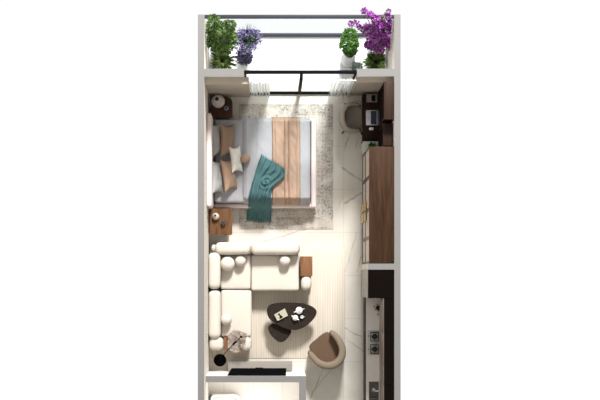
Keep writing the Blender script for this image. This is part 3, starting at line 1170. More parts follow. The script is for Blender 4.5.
# dark corner filler beside the bookcase
# desk objects
lp = thing('laptop', 'open silver laptop with dark keyboard on the desk', 'laptop', Vector((X(372, zD), Y(117.5, zD), zD)))
lx0, lx1, ly0, ly1 = X(366, .77), X(378, .77), Y(125.3, .77), Y(110, .77)
obj('base', box(lx0, lx1, ly0, ly1, zD, zD + .018, bev=.005), 'silver', lp)
kb = bmesh.new()
add_box(kb, X(370.8, .77), X(376.4, .77), ly0 + .02, ly1 - .02, zD + .018, zD + .0195)
for i in range(5):
    for j in range(13):
        kx = X(370.9, .77) + .004 + i * .0215
        ky = ly0 + .024 + j * (ly1 - ly0 - .05) / 13
        add_box(kb, kx, kx + .018, ky, ky + .016, zD + .0195, zD + .0215)
obj('keyboard', kb, 'keys', lp)
obj('trackpad', box(lx0 + .012, X(370.3, .77), (ly0 + ly1) / 2 - .05, (ly0 + ly1) / 2 + .05, zD + .018, zD + .0188), 'silver', lp)
sb = box(-.006, .004, ly0 - (ly0 + ly1) / 2, ly1 - (ly0 + ly1) / 2, 0, .215, bev=.004)
bmesh.ops.transform(sb, matrix=Matrix.Translation(((lx1 - .004), (ly0 + ly1) / 2, zD + .019)) @ Matrix.Rotation(math.radians(14), 4, 'Y'), verts=sb.verts[:])
obj('screen', sb, 'keys', lp)
nb = thing('notebook', 'grey brown notebook with a black pen case on the desk', 'notebook', Vector((X(372, zD), Y(97.8, zD), zD)))
obj('cover', box(X(366.5, .76), X(377.3, .76), Y(102.3, .76), Y(93.6, .76) - .005, zD, zD + .018, bev=.003), 'notebook', nb)
obj('pages', box(X(367, .76), X(377.1, .76), Y(102.1, .76), Y(93.8, .76) - .005, zD + .004, zD + .0165), 'paper', nb)
tag(obj('pen_case', soft(X(371.6, .78), X(375, .78), Y(101.2, .78), Y(94.8, .78) - .01, zD + .0185, zD + .04, .01, step=.02), 'black'),
    'black pen case lying on the notebook', 'case')
tag(obj('computer_mouse', soft(X(369, .78), X(374, .78), Y(130, .78), Y(127.2, .78), zD, zD + .032, .022, step=.01, crown=.006), 'white_gloss'),
    'small white computer mouse on the desk below the laptop', 'mouse')

# white side cabinet with plant
zc = .92
cy0, cy1 = Y(147.8, zc), Y(141.4, zc)
cy1 = min(cy1, dy0 - .005)
wz1 = Y(146.6, WH)
cb = thing('side_cabinet', 'narrow off white cabinet between the desk and the wardrobe', 'cabinet', Vector((X(371), Y(144), 0)))
obj('body', box(X(363.2, zc), fx - .005, wz1 + .004, cy1, .04, zc - .02, bev=.003), 'white_lacquer', cb)
obj('top', box(X(363, zc) - .002, fx - .005, wz1 + .004, cy1, zc - .02, zc, bev=.003), 'white_lacquer', cb)
obj('plinth', box(X(363.2, zc) + .03, fx - .005, wz1 + .01, cy1 - .01, 0, .04), 'black', cb)
pc = P(371.5, 143.8, .95)
pt = thing('potted_plant', 'small green potted plant on the narrow white cabinet', 'plant', Vector((pc.x, (wz1 + cy1) / 2 + .005, zc)))
pcy = (wz1 + cy1) / 2 + .005
obj('pot', lathe((pc.x, pcy, zc), [(.03, 0), (.042, .07), (.045, .075), (.04, .075), (.036, .06)], 20, cap=False), 'black', pt)
obj('soil', lathe((pc.x, pcy, zc), [(.02, .01), (.037, .058), (0, .062)], 16), 'soil', pt)
b = bmesh.new()
leaf_blob(b, (pc.x, pcy, zc + .15), (.065, .06, .08), 120, .045, .026, .3)
obj('foliage', b, 'bright_green', pt)


# desk chair
def arc_shell(cx, cy, r_in, r_out, a0, a1, zb, z_fn, n=40, squash=(1, 1), rnd_top=.03):
    """upright curved back shell with a rounded top edge, as a swept closed section"""
    bm = bmesh.new()
    rings = []
    for i in range(n + 1):
        f = i / n
        a = a0 + (a1 - a0) * f
        zt = z_fn(f)
        m = (r_in + r_out) / 2
        h = (r_out - r_in) / 2
        sec = [(r_in, zb)]
        for k in range(9):
            q = PI - PI * k / 8
            sec.append((m + h * math.cos(q), zt - rnd_top + rnd_top * math.sin(q)))
        sec.append((r_out, zb))
        ring = [bm.verts.new((cx + r * squash[0] * math.cos(a), cy + r * squash[1] * math.sin(a), z)) for r, z in sec]
        rings.append(ring)
    m = len(rings[0])
    for p, q in zip(rings, rings[1:]):
        for k in range(m):
            bm.faces.new((p[k], p[(k + 1) % m], q[(k + 1) % m], q[k]))
    bm.faces.new(rings[0])
    bm.faces.new(list(reversed(rings[-1])))
    bmesh.ops.recalc_face_normals(bm, faces=bm.faces[:])
    return bm


def path_shell(path, thick, zb, zt_fn, top_r=.03, z_in=None):
    """upright shell following a plan path (2D points), closed rounded section"""
    bm = bmesh.new()
    rings = []
    n = len(path)
    for i, p in enumerate(path):
        p = Vector((p[0], p[1]))
        d = (Vector(path[min(i + 1, n - 1)][:2]) - Vector(path[max(i - 1, 0)][:2])).normalized()
        nv = Vector((-d.y, d.x))
        f = i / (n - 1)
        e = min(1.0, min(f, 1 - f) * 14)
        h = thick(f) / 2 * math.sqrt(max(.12, 1 - (1 - e) ** 2))
        zt = zt_fn(f)
        sec = [(-h, zb)]
        for k in range(9):
            q = PI - PI * k / 8
            sec.append((h * math.cos(q), zt - top_r + top_r * math.sin(q)))
        sec.append((h, zb))
        rings.append([bm.verts.new((p.x + nv.x * o, p.y + nv.y * o, z)) for o, z in sec])
    m = len(rings[0])
    for a, b in zip(rings, rings[1:]):
        for k in range(m):
            bm.faces.new((a[k], a[(k + 1) % m], b[(k + 1) % m], b[k]))
    bm.faces.new(rings[0])
    bm.faces.new(list(reversed(rings[-1])))
    bmesh.ops.recalc_face_normals(bm, faces=bm.faces[:])
    return bm


ch = thing('desk_chair', 'greige upholstered desk chair pulled up to the desk', 'chair', Vector((X(352), Y(117), 0)))
sl = smooth_loop([px2(361, 108, .47), px2(352, 106, .47), px2(346.2, 110, .47), px2(344.8, 117, .47), px2(346.2, 124, .47), px2(352, 128, .47), px2(361, 127.5, .47), px2(362.3, 118, .47)], 6)
obj('seat', prism(sl, .38, .48, .03, 4), 'chair_taupe', ch)
pth = spline([px2(359.5, 104.6, .7), px2(353, 103.6, .74), px2(347, 105.2, .76), px2(343, 111, .78), px2(342.2, 117, .78), px2(343.2, 123, .78), px2(346.8, 128.2, .76), px2(353, 130, .74), px2(360.5, 130.2, .7)], 6)
obj('backrest', path_shell(pth, lambda f: .055 + .045 * math.sin(PI * f), .36, lambda f: .66 + .14 * math.sin(PI * f) ** .8, .028), 'chair_taupe', ch)
for (a, b_) in (((347, 106.5), (344.5, 103.5)), ((347, 127.5), (342, 133.5)), ((359, 108), (361.3, 104.8)), ((359.5, 127), (361.8, 134.8))):
    obj('leg', tube([P(*a, .37), P(*b_, 0.0) + Vector((0, 0, .003))], .016, 10, .010), 'black', ch)
obj('leg_frame', tube([P(346, 131.4, .36), P(361.5, 131.8, .36)], .011, 8), 'black', ch)

# ================================================================ WARDROBE
wy0, wy1 = Y(263.4, WH), Y(146.6, WH)
wx = X(369, WH)
wd = thing('wardrobe', 'large walnut wardrobe with cream doors and gold handles', 'wardrobe', Vector(((wx + XR) / 2, (wy0 + wy1) / 2, 0)))
obj('body', box(wx + .028, XR - .005, wy0 + .004, wy1, .06, WH - .02), 'walnut', wd)
obj('top_panel', box(wx, XR - .005, wy0 + .004, wy1, WH - .02, WH, bev=.003), 'walnut', wd)
obj('plinth', box(wx + .02, XR - .01, wy0 + .01, wy1 - .01, 0, .06), 'bronze', wd)
ydoors = [wy1, Y(180, 1.5), Y(211.5, 1.5), Y(239, 1.5), wy0 + .004]
for i in range(4):
    a, b_ = ydoors[i + 1] + .003, ydoors[i] - .003
    d = obj('door', box(wx + .006, wx + .028, a, b_, .065, WH - .025), 'cream_door', wd)
    f = bmesh.new()
    for (q0, q1, z0, z1) in ((a, b_, .065, .2), (a, b_, 1.16, 1.34), (a, a + .035, .2, WH - .025), (b_ - .035, b_, .2, WH - .025)):
        add_box(f, wx, wx + .007, q0, q1, z0, z1)
    obj('door_frame', f, 'bronze', d)
    if i in (1, 2):
        hy = a + .1 if i == 1 else b_ - .1
        sgn = 1 if i == 1 else -1
        g = bmesh.new()
        for (z0, z1) in ((.2, .9), (1.2, 1.75)):
            add_box(g, wx - .026, wx - .006, hy - .088, hy + .088, z0, z1, bev=.006)
            for zz in (z0 + .06, z1 - .06):
                add_tube(g, [(wx + .004, hy, zz), (wx - .012, hy, zz)], .008, 8)
        obj('handle', g, 'gold', d)

# ================================================================ KITCHEN
kx = X(368, WH)
ky1, ky0 = Y(269.8, WH), Y(298.2, WH)
tu = thing('tall_cabinet', 'tall pale grey kitchen cabinet with dark top next to the wardrobe wall', 'cabinet', Vector(((kx + XR) / 2, (ky0 + ky1) / 2, 0)))
obj('body', box(kx + .022, XR - .005, ky0, ky1 - .002, .08, WH - .02), 'espresso', tu)
obj('top_panel', box(kx, XR - .005, ky0, ky1 - .002, WH - .02, WH), 'espresso', tu)
obj('plinth', box(kx + .05, XR - .01, ky0 + .01, ky1 - .01, 0, .08), 'bronze', tu)
zsp = 1.3
obj('door', box(kx, kx + .02, ky0 + .003, ky1 - .005, .085, zsp, bev=.002), 'grey_lacquer', tu)
obj('door', box(kx, kx + .02, ky0 + .003, ky1 - .005, zsp + .006, WH - .022, bev=.002), 'grey_lacquer', tu)

# wall cabinets
ux = X(383, WH)
uy = [ky0 - .003, -1.03, -1.65, -2.02, YS + .02]
ub = ['first dark wall cabinet next to the tall grey kitchen cabinet', 'second dark wall cabinet above the gas hob', 'third dark wall cabinet between the hob and the sink', 'last dark wall cabinet above the sink']
for i in range(4):
    y1_, y0_ = uy[i] - .002, uy[i + 1] + .002
    t = thing('wall_cabinet', ub[i], 'cabinet', Vector(((ux + XR) / 2, (y0_ + y1_) / 2, 1.5)), 'kitchen wall cabinets')
    obj('body', box(ux + .02, XR - .005, y0_, y1_, 1.5, WH - .005), 'espresso', t)
    obj('door', box(ux, ux + .02, y0_ + .001, y1_ - .001, 1.5, WH - .004, bev=.002), 'kitchen_brown', t)
# base cabinets
bxk = X(363.2, 0)
for i in range(4):
    y1_, y0_ = uy[i] - .002, uy[i + 1] + .002
    lab = ['first dark brown base cabinet below the vase with dried flowers', 'second dark brown base cabinet below the gas hob', 'third dark brown base cabinet between hob and sink', 'last dark brown base cabinet below the sink'][i]
    t = thing('base_cabinet', lab, 'cabinet', Vector(((bxk + XR) / 2, (y0_ + y1_) / 2, 0)), 'kitchen base cabinets')
    obj('body', box(bxk + .04, XR - .005, y0_, y1_, .08, .70), 'base_brown', t)
    obj('plinth', box(bxk + .07, XR - .01, y0_, y1_, 0, .08), 'bronze', t)
    d = obj('door', box(bxk, bxk + .035, y0_ + .001, y1_ - .001, .085, .84, bev=.002), 'base_brown', t)
    obj('handle', box(bxk - .012, bxk + .002, y0_ + .1, y1_ - .1, .80, .815), 'bronze', d)
# worktop with a cut-out for the sink
sx0, sx1 = X(368.8, .88), X(378.8, .88)
sy1 = Y(381.5, .88)
sy0 = sy1 - .62
wt = bmesh.new()
wf = X(366, .9)
wy_t = ky0 - .004
for (a, b_, c_, d_) in ((wf, sx0, YS + .01, wy_t), (sx1, XR - .005, YS + .01, wy_t), (sx0, sx1, sy1, wy_t), (sx0, sx1, YS + .01, sy0)):
    add_box(wt, a, b_, c_, d_, .86, .90)
tag(obj('kitchen_worktop', wt, 'worktop'), 'white stone kitchen worktop along the right wall', 'worktop')
obj_spl = tag(obj('splashback', box(XR - .004, XR - .0005, YS + .01, wy_t, .9, 1.5), 'kitchen_brown'), 'taupe splashback behind the kitchen worktop', 'splashback') if False else None
# sink
sk = thing('kitchen_sink', 'dark steel kitchen sink in the white worktop at the lower right', 'sink', Vector(((sx0 + sx1) / 2, (sy0 + sy1) / 2, .70)))
b = bmesh.new()
g = .004
for (a, b_, c_, d_, z0, z1) in ((sx0 + g, sx1 - g, sy0 + g, sy1 - g, .72, .73), (sx0 + g, sx0 + .012, sy0 + g, sy1 - g, .73, .9), (sx1 - .012, sx1 - g, sy0 + g, sy1 - g, .73, .9),
                                (sx0 + .012, sx1 - .012, sy0 + g, sy0 + .012, .73, .9), (sx0 + .012, sx1 - .012, sy1 - .012, sy1 - g, .73, .9)):
    add_box(b, a, b_, c_, d_, z0, z1)
obj('basin', b, 'steel_dark', sk)
obj('basin_divider', box(sx0 + .012, sx1 - .012, Y(398.6, .88) - .012, Y(398.6, .88) + .008, .73, .895), 'steel_dark', sk)
obj('drain', lathe(((sx0 + sx1) / 2, sy1 - .17, .73), [(.035, 0), (.035, .004), (.02, .004), (0, .002)], 20), 'chrome', sk)
fc = P(380.5, 390, .9)
fa = thing('kitchen_faucet', 'chrome kitchen faucet behind the steel sink', 'faucet', Vector((fc.x, fc.y, .9)))
obj('spout', tube(spline([(fc.x, fc.y, .9), (fc.x, fc.y, 1.12), (fc.x - .05, fc.y, 1.2), (fc.x - .12, fc.y, 1.17), (fc.x - .13, fc.y, 1.1)], 6), .012, 12), 'chrome', fa)
obj('base', lathe((fc.x, fc.y, .9), [(.026, 0), (.026, .03), (.014, .035)], 20), 'chrome', fa)
obj('lever', tube([(fc.x, fc.y - .015, .96), (fc.x - .02, fc.y - .08, .98)], .007, 8), 'chrome', fa)
# hob
hx0, hx1, hy0, hy1 = X(367.4, .91), X(379, .91), Y(355, .91), Y(330.5, .91)
hb = thing('gas_hob', 'steel gas hob with two black square burner grates in the worktop', 'hob', Vector(((hx0 + hx1) / 2, (hy0 + hy1) / 2, .90)))
obj('plate', box(hx0, hx1, hy0, hy1, .90, .912, bev=.003), 'steel', hb)
for (py0, py1) in ((332, 341.3), (344.4, 354)):
    gx0, gx1, gy0, gy1 = X(370.3, .93), X(378.9, .93), Y(py1, .93), Y(py0, .93)
    cx, cy = (gx0 + gx1) / 2, (gy0 + gy1) / 2
    obj('burner', lathe((cx, cy, .912), [(.055, 0), (.055, .008), (.04, .01), (.04, .022), (0, .024)], 24), 'iron', hb)
    g = bmesh.new()
    for a in (gx0, gx1 - .014):
        add_box(g, a, a + .014, gy0, gy1, .925, .94)
    for a in (gy0, gy1 - .014):
        add_box(g, gx0, gx1, a, a + .014, .925, .94)
    add_box(g, gx0, cx - .03, cy - .005, cy + .005, .928, .942)
    add_box(g, cx + .03, gx1, cy - .005, cy + .005, .928, .942)
    add_box(g, cx - .005, cx + .005, gy0, cy - .03, .928, .942)
    add_box(g, cx - .005, cx + .005, cy + .03, gy1, .928, .942)
    for a in (gx0, gx1 - .014):
        for q in (gy0, gy1 - .014):
            add_box(g, a, a + .014, q, q + .014, .912, .926)
    obj('grate', g, 'iron', hb)
for py in (336, 349.5):
    obj('knob', lathe((X(368.7, .92), Y(py, .92), .912), [(.014, 0), (.013, .018), (0, .019)], 16), 'steel_dark', hb)
# vase with dried flowers
vc = P(378.3, 308, .95)
vs = thing('flower_vase', 'dark vase with dried flowers on the worktop by the tall grey cabinet', 'vase', Vector((vc.x, vc.y, .9)))
obj('vase_body', lathe((vc.x, vc.y, .9), [(.03, 0), (.05, .05), (.05, .1), (.025, .16), (.028, .17), (.022, .165)], 24, cap=False), 'black', vs)
b = bmesh.new()
fl = bmesh.new()
for (qx, qy, qz) in ((374.3, 306.5, 1.15), (378, 314.5, 1.12), (376, 309.5, 1.18), (377, 304.5, 1.2), (378.2, 311, 1.22)):
    q = P(qx, qy, qz)
    add_tube(b, spline([(vc.x, vc.y, 1.04), ((vc.x + q.x) / 2, (vc.y + q.y) / 2, 1.12), q], 4), .003, 5)
    fl = bmesh.new()
    for _ in range(26):
        add_leaf(fl, q, rdir(-.5), Vector((0, 0, 1)), .03, .018)
    obj('dried_flower', fl, 'fur', vs)
obj('stem', b, 'stem', vs)

# ================================================================ LIVING AREA
gx0, gx1, gy0, gy1 = X(212), X(345), Y(358.3), Y(248.3)
M['ribbed'] = ribbed_rug()
tag(obj('living_rug', box(gx0, gx1, gy0, gy1, 0, .012, bev=.004), 'ribbed'), 'large cream ribbed rug under the sofa and coffee tables', 'rug')

# sofa
R0 = .012
sofa = thing('corner_sofa', 'cream boucle corner sofa with wooden slab tables at both ends', 'sofa', Vector((X(245), Y(290), R0)))
zs_, zb_ = .43, .72


def sp(name, px0, px1, py0, py1, z0, z1, r, ref=None, mat='boucle', crown=.0, seed=0.0, amp=.006, rz=None):
    rf = z1 - min(r, (z1 - z0) / 2) if ref is None else ref
    return obj(name, soft(X(px0, rf), X(px1, rf), Y(py1, rf), Y(py0, rf), z0, z1, r, step=.06, amp=amp, freq=4, seed=seed, crown=crown, rz=rz), mat, sofa, sharp=80)


sp('back_cushion', 215, 250.6, 242.3, 254.6, .16, zb_, .105, seed=1)
sp('back_cushion', 251, 299.8, 242.3, 254.8, .16, zb_, .105, seed=2)
sp('arm_cushion', 208.4, 220.4, 252.4, 288.9, .16, zb_, .105, seed=3)
sp('arm_cushion', 208.4, 220.8, 290.4, 338.6, .16, zb_ - .02, .105, seed=4)
sp('corner_cushion', 211.3, 217, 244.5, 251.5, .16, .6, .07, seed=12)
sp('seat_cushion', 220.6, 250.7, 254.8, 289.4, .14, zs_, .05, crown=.012, seed=5)
sp('seat_cushion', 251.2, 299, 254.9, 290.8, .14, zs_, .05, crown=.012, seed=6)
sp('seat_cushion', 221, 251.6, 290.2, 336.6, .14, zs_ + .01, .05, crown=.012, seed=7)
sp('end_cushion', 209.2, 223.4, 337.2, 350, .16, .62, .09, seed=8)
sp('end_cushion', 241.5, 251.6, 337.2, 350, .16, .60, .09, seed=9)
sp('end_cushion', 301, 311.6, 276.6, 290.5, .16, .58, .11, seed=10)
pl = bmesh.new()
add_box(pl, X(209.5, .1), X(300, .1), Y(289.5, .1), Y(244, .1), R0 + .03, .14, bev=.02)
add_box(pl, X(209.5, .1), X(250.5, .1), Y(349, .1), Y(289.6, .1), R0 + .03, .14, bev=.02)
add_box(pl, X(300.2, .1), X(311, .1), Y(289, .1), Y(257, .1), R0 + .03, .14, bev=.02)
obj('sofa_base', pl, 'boucle', sofa)
obj('table_slab', box(X(300.2, .5), X(312.4, .5), Y(276.2, .5), Y(256.3, .5), .14, .5, bev=.008), 'teak', sofa)
obj('table_slab', box(X(223.6, .45), X(241.4, .45), Y(349.8, .45), Y(337.2, .45), .14, .45, bev=.008), 'teak_x', sofa)
for (a, b_) in ((213, 247), (296, 247), (296, 287), (213, 346), (247, 346), (309, 286)):
    obj('foot', lathe((X(a), Y(b_), R0), [(.03, 0), (.03, .04)], 14), 'black', sofa)

zt = zs_ + .016
ball('ball_cushion', 'largest cream ball cushion in the corner of the sofa', 227.6, 263.9, .145, zt, 'boucle', 'ball cushions')
ball('ball_cushion', 'small cream ball cushion right beside the largest ball in the sofa corner', 240.4, 260.8, .11, zt, 'boucle', 'ball cushions')
ball('ball_cushion', 'small cream ball cushion alone on the right seat of the sofa', 285, 260.7, .11, zt, 'boucle', 'ball cushions')
ball('ball_cushion', 'cream ball cushion on the chaise seat above the fur throw', 226.2, 319.4, .115, zt + .01, 'boucle', 'ball cushions')

# fur throw over the lower end
fur = thing('fur_throw', 'shaggy grey brown fur throw over the wooden slab at the chaise end', 'throw', Vector((X(237), Y(341), .46)))
outl = [(229, 333), (234, 331), (240, 331.5), (245, 333.5), (246.5, 337), (243, 340), (242, 345), (239, 350), (234, 351.5), (229.5, 347), (227.5, 342), (229, 337)]
loop = smooth_loop([px2(a, b_, .5) for a, b_ in outl], 5)
cxy = px2(236.5, 340.5, .5)


def fur_z(x, y):
    px = VX + x * S(.5)
    py = VY - y * S(.5)
    z = .46 if py > 336.4 else .462
    if px > 241 and py > 336.6:
        z = .605
    return z + .02


b = bmesh.new()
rings = []
for k in range(7):
    f = 1 - k / 7
    rings.append([(cxy[0] + (p[0] - cxy[0]) * f, cxy[1] + (p[1] - cxy[1]) * f) for p in loop])
vr = [[b.verts.new((x, y, fur_z(x, y) + .012 * (1 - abs(1 - k / 3)) + .012 * noise.noise(Vector((x * 15, y * 15, 0))))) for (x, y) in rg] for k, rg in enumerate(rings)]
for p, q in zip(vr, vr[1:]):
    for i in range(len(p)):
        j = (i + 1) % len(p)
        b.faces.new((p[i], p[j], q[j], q[i]))
b.faces.new(vr[-1])
bmesh.ops.recalc_face_normals(b, faces=b.faces[:])
if sum(f.normal.z for f in b.faces) < 0:
    bmesh.ops.reverse_faces(b, faces=b.faces[:])
thicken(b, .01)
obj('backing', b, 'fur_base', fur, sharp=80)
b = bmesh.new()
for _ in range(2600):
    k = math.sqrt(rnd.random())
    p = loop[rnd.randrange(len(loop))]
    x, y = cxy[0] + (p[0] - cxy[0]) * k, cxy[1] + (p[1] - cxy[1]) * k
    z = fur_z(x, y) + .012
    d = Vector((noise.noise(Vector((x * 6, y * 6, 3))) + rnd.uniform(-.4, .4), noise.noise(Vector((x * 6, y * 6, 9))) + rnd.uniform(-.4, .4), .55)).normalized()
    add_leaf(b, Vector((x, y, z)), d, Vector((0, 0, 1)), rnd.uniform(.04, .085), .012, .2, .3)
o = obj('fur_pile', b, 'fur', fur)
o['kind'] = 'stuff'

# coffee tables
big = [(267, 313), (267.6, 307.4), (272, 303.9), (282, 302.6), (299, 303), (309, 305), (315.2, 308.8), (316.6, 313), (313.6, 319), (306, 326), (297.5, 329.8), (289, 329.4), (278, 325), (270, 319.3)]
zt2 = .40
t = thing('coffee_table', 'large charcoal pebble shaped coffee table on the ribbed rug', 'coffee table', Vector((X(292), Y(316), R0)), 'coffee tables')
obj('tabletop', prism(smooth_loop([px2(a, b_, zt2) for a, b_ in big], 6), zt2 - .06, zt2, .018, 4), 'table_black', t)
for (a, b_) in ((276, 310), (303, 309), (295, 322)):
    obj('leg', lathe((X(a), Y(b_), R0), [(.045, 0), (.055, zt2 - .06 - R0)], 20), 'table_black', t)
sm = [(268, 329), (269, 326), (273, 323.5), (280, 325.5), (289, 329), (291.4, 331.4), (288.5, 336.8), (284.5, 341), (280, 342.2), (275.5, 339.8), (270.5, 334.5)]
zt3 = .30
t = thing('coffee_table', 'small charcoal pebble shaped side table tucked under the large coffee table', 'coffee table', Vector((X(279), Y(333), R0)), 'coffee tables')
obj('tabletop', prism(smooth_loop([px2(a, b_, zt3) for a, b_ in sm], 6), zt3 - .05, zt3, .016, 4), 'table_black', t)
obj('pedestal', lathe((X(279), Y(333), R0), [(.12, 0), (.12, .015), (.05, .03), (.05, zt3 - .05 - R0)], 28), 'table_black', t)

# book
bk = thing('book', 'khaki hardcover book with a dark printed figure on the coffee table', 'book', Vector((X(281, .4), Y(314.7, .4), zt2)))
A, B, C_, D_ = [Vector((*px2(a, b_, .44), 0)) for a, b_ in ((274.2, 314.6), (284.8, 308.4), (288, 315.6), (277.4, 321))]


def quad_prism(q, z0, z1, bev=0):
    return prism([(v.x, v.y) for v in q], z0, z1, bev, 2)


cen = (A + B + C_ + D_) / 4
obj('back_cover', quad_prism((A, B, C_, D_), zt2, zt2 + .004), 'book_cover', bk)
obj('pages', quad_prism([cen + (v - cen) * .95 for v in (A, B, C_, D_)], zt2 + .004, zt2 + .036), 'paper', bk)
fc_ = obj('front_cover', quad_prism((A, B, C_, D_), zt2 + .036, zt2 + .041), 'book_cover', bk)


def bl(u, v):
    p = A * (1 - u) * (1 - v) + B * u * (1 - v) + C_ * u * v + D_ * (1 - u) * v
    return (p.x, p.y)


pr = prism([bl(*q) for q in smooth_loop([(.28, .22), (.40, .18), (.46, .30), (.42, .42), (.50, .58), (.56, .86), (.40, .92), (.24, .84), (.32, .62), (.34, .45), (.27, .34)], 3)], zt2 + .041, zt2 + .042)
obj('cover_print', pr, 'black', fc_)


def teapot(label, px, py, r, spout_deg, lab_mat='white_gloss'):
    c = P(px, py, zt2)
    t = thing('teapot', label, 'teapot', Vector((c.x, c.y, zt2)), 'teapots')
    prof = [(r * .55, 0)] + [(r * math.cos(a), r * .8 + r * .8 * math.sin(a)) for a in [(-.36 + .8 * i / 10) * PI for i in range(10)]]
    obj('body', lathe((c.x, c.y, zt2), prof, 32), 'white_gloss', t, sharp=80)
    obj('lid', lathe((c.x, c.y, zt2 + r * 1.52), [(r * .42, 0), (r * .36, .008), (.008, .014), (.012, .024), (0, .028)], 24), 'white_gloss', t)
    a = math.radians(spout_deg)
    d = Vector((math.cos(a), math.sin(a), 0))
    c = Vector((c.x, c.y, zt2))
    up = Vector((0, 0, 1))
    obj('spout', tube(spline([c + d * r * .85 + up * r * .7, c + d * r * 1.25 + up * r * 1.0, c + d * r * 1.5 + up * r * 1.4], 5), .014, 10, .007), 'white_gloss', t)
    obj('handle', tube(spline([c - d * r * .9 + up * r * 1.15, c - d * r * 1.45 + up * r * 1.2, c - d * r * 1.45 + up * r * .6, c - d * r * .93 + up * r * .5], 5), .006, 8), 'white_gloss', t)


teapot('larger white teapot on the coffee table, farther from the book', 299.1, 310.4, .073, 200)
teapot('smaller white teapot on the coffee table between the book and the cup', 295.3, 317.8, .058, 150)
cc = P(302, 316.7, zt2)
cup = thing('teacup', 'small white cup beside the teapots on the coffee table', 'cup', Vector((cc.x, cc.y, zt2)))
obj('cup_body', lathe((cc.x, cc.y, zt2), [(.018, 0), (.03, .03), (.033, .055), (.030, .055), (.026, .03), (.0, .012)], 24, cap=False), 'white_gloss', cup)
obj('handle', tube(spline([(cc.x + .030, cc.y, zt2 + .045), (cc.x + .05, cc.y, zt2 + .04), (cc.x + .045, cc.y, zt2 + .02), (cc.x + .027, cc.y, zt2 + .02)], 4), .004, 8), 'white_gloss', cup)

# armchair
za = .72
ac = thing('armchair', 'taupe barrel armchair with a brown seat beside the coffee tables', 'armchair', Vector((X(328), Y(351), 0)))
seat_l = smooth_loop([px2(309.4, 347.6, .43), px2(316, 340, .43), px2(326.5, 332.4, .43), px2(332, 336, .43), px2(338, 345, .43), px2(338.5, 354, .43), px2(333, 361, .43), px2(325, 362.5, .43), px2(316, 358, .43)], 6)
obj('seat', prism(seat_l, .15, .44, .035, 4), 'taupe_dark', ac)
pth = spline([px2(309.3, 352.2, za), px2(313, 357, za), px2(319, 363.2, za), px2(327, 366, za), px2(335, 364.5, za), px2(341, 358.5, za), px2(342.6, 350, za), px2(339.5, 341.5, za), px2(335, 335.5, za), px2(330.6, 332.4, za)], 7)
obj('backrest', path_shell(pth, lambda f: .10 + .045 * math.sin(PI * f), .10, lambda f: .60 + .14 * math.sin(PI * f), .05), 'taupe', ac)
obj('swivel_base', lathe((X(327), Y(349.5), .012), [(.2, 0), (.2, .012), (.04, .02), (.04, .15)], 32), 'black', ac)

# floor lamp
lc = P(220, 360.2, 0)
lamp = thing('floor_lamp', 'black arc floor lamp with a round base in the lower left corner', 'lamp', Vector((lc.x, lc.y, 0)))
obj('base', lathe((lc.x, lc.y, 0), [(.127, 0), (.127, .02), (.12, .026), (0, .028)], 44), 'black', lamp)
obj('pole', tube(spline([P(216.5, 362.2, .026), P(222, 356.5, .5), P(229, 349, 1.0), P(234.5, 343, 1.2), P(240.5, 337.5, 1.22)], 7), .0085, 10), 'black', lamp)
hd = P(234.8, 343, 1.2)
obj('joint', tube([P(233, 344.6, 1.185), P(236, 341.6, 1.215)], .02, 12), 'black', lamp)
hl = P(241, 337, 1.2)
obj('lamp_shade', lathe((hl.x, hl.y, 1.12), [(.026, 0), (.02, .05), (.01, .07), (0, .075)], 24), 'black', lamp)

# TV bench and TV
zb2 = .34
bn = thing('tv_bench', 'low grey bench below the television', 'bench', Vector((X(260), Y(366), 0)))
yb1 = Y(361.2, zb2)
obj('top', box(X(228.3, zb2), X(292.3, zb2), YP + .015, yb1, zb2 - .03, zb2, bev=.004), 'bench_grey', bn)
obj('body', box(X(229, zb2), X(291.8, zb2), YP + .015, yb1 - .01, .08, zb2 - .03, bev=.003), 'bench_grey', bn)
obj('plinth', box(X(230, zb2), X(290.8, zb2), YP + .03, yb1 - .04, 0, .08), 'black', bn)
tv = thing('television', 'black television leaning above the grey bench on the partition', 'television', Vector((X(257), YP + .03, zb2)))
tz0, tz1 = .95, HP - .03
ta = Vector((0, Y(368.2, tz0), tz0))
tb = Vector((0, YP + .016, tz1))
b = bmesh.new()
x0b, x1b, x0t, x1t = X(231.5, tz0), X(286.5, tz0), X(227.3, tz1), X(286, tz1)
cor = [(x0b, ta.y, tz0), (x1b, ta.y, tz0), (x1t, tb.y, tz1), (x0t, tb.y, tz1)]
nrm = (Vector(cor[1]) - Vector(cor[0])).cross(Vector(cor[3]) - Vector(cor[0])).normalized()
if nrm.y < 0:
    nrm = -nrm
fr_ = [b.verts.new(Vector(q)) for q in cor]
bk_ = [b.verts.new(Vector(q) - nrm * .008) for q in cor]
b.faces.new(fr_)
b.faces.new(list(reversed(bk_)))
for i in range(4):
    b.faces.new((fr_[i], fr_[(i + 1) % 4], bk_[(i + 1) % 4], bk_[i]))
bmesh.ops.recalc_face_normals(b, faces=b.faces[:])
cs = obj('casing', b, 'black', tv)
m_ = sum((Vector(q) for q in cor), Vector()) / 4
b = bmesh.new()
b.faces.new([b.verts.new(m_ + (Vector(q) - m_) * .965 + nrm * .002) for q in cor])
thicken(b, .0015)
bmesh.ops.recalc_face_normals(b, faces=b.faces[:])
obj('screen', b, 'screen', tv)
mb = box(X(255.5, .9), X(263, .9), ta.y - .015, ta.y + .012, tz0 - .03, tz0 + .01, bev=.004)
obj('sensor_bar', mb, 'black', tv)
obj('wall_bracket', box(X(240, 1.2), X(275, 1.2), YP + .001, YP + .02, 1.1, 1.35), 'black', tv)

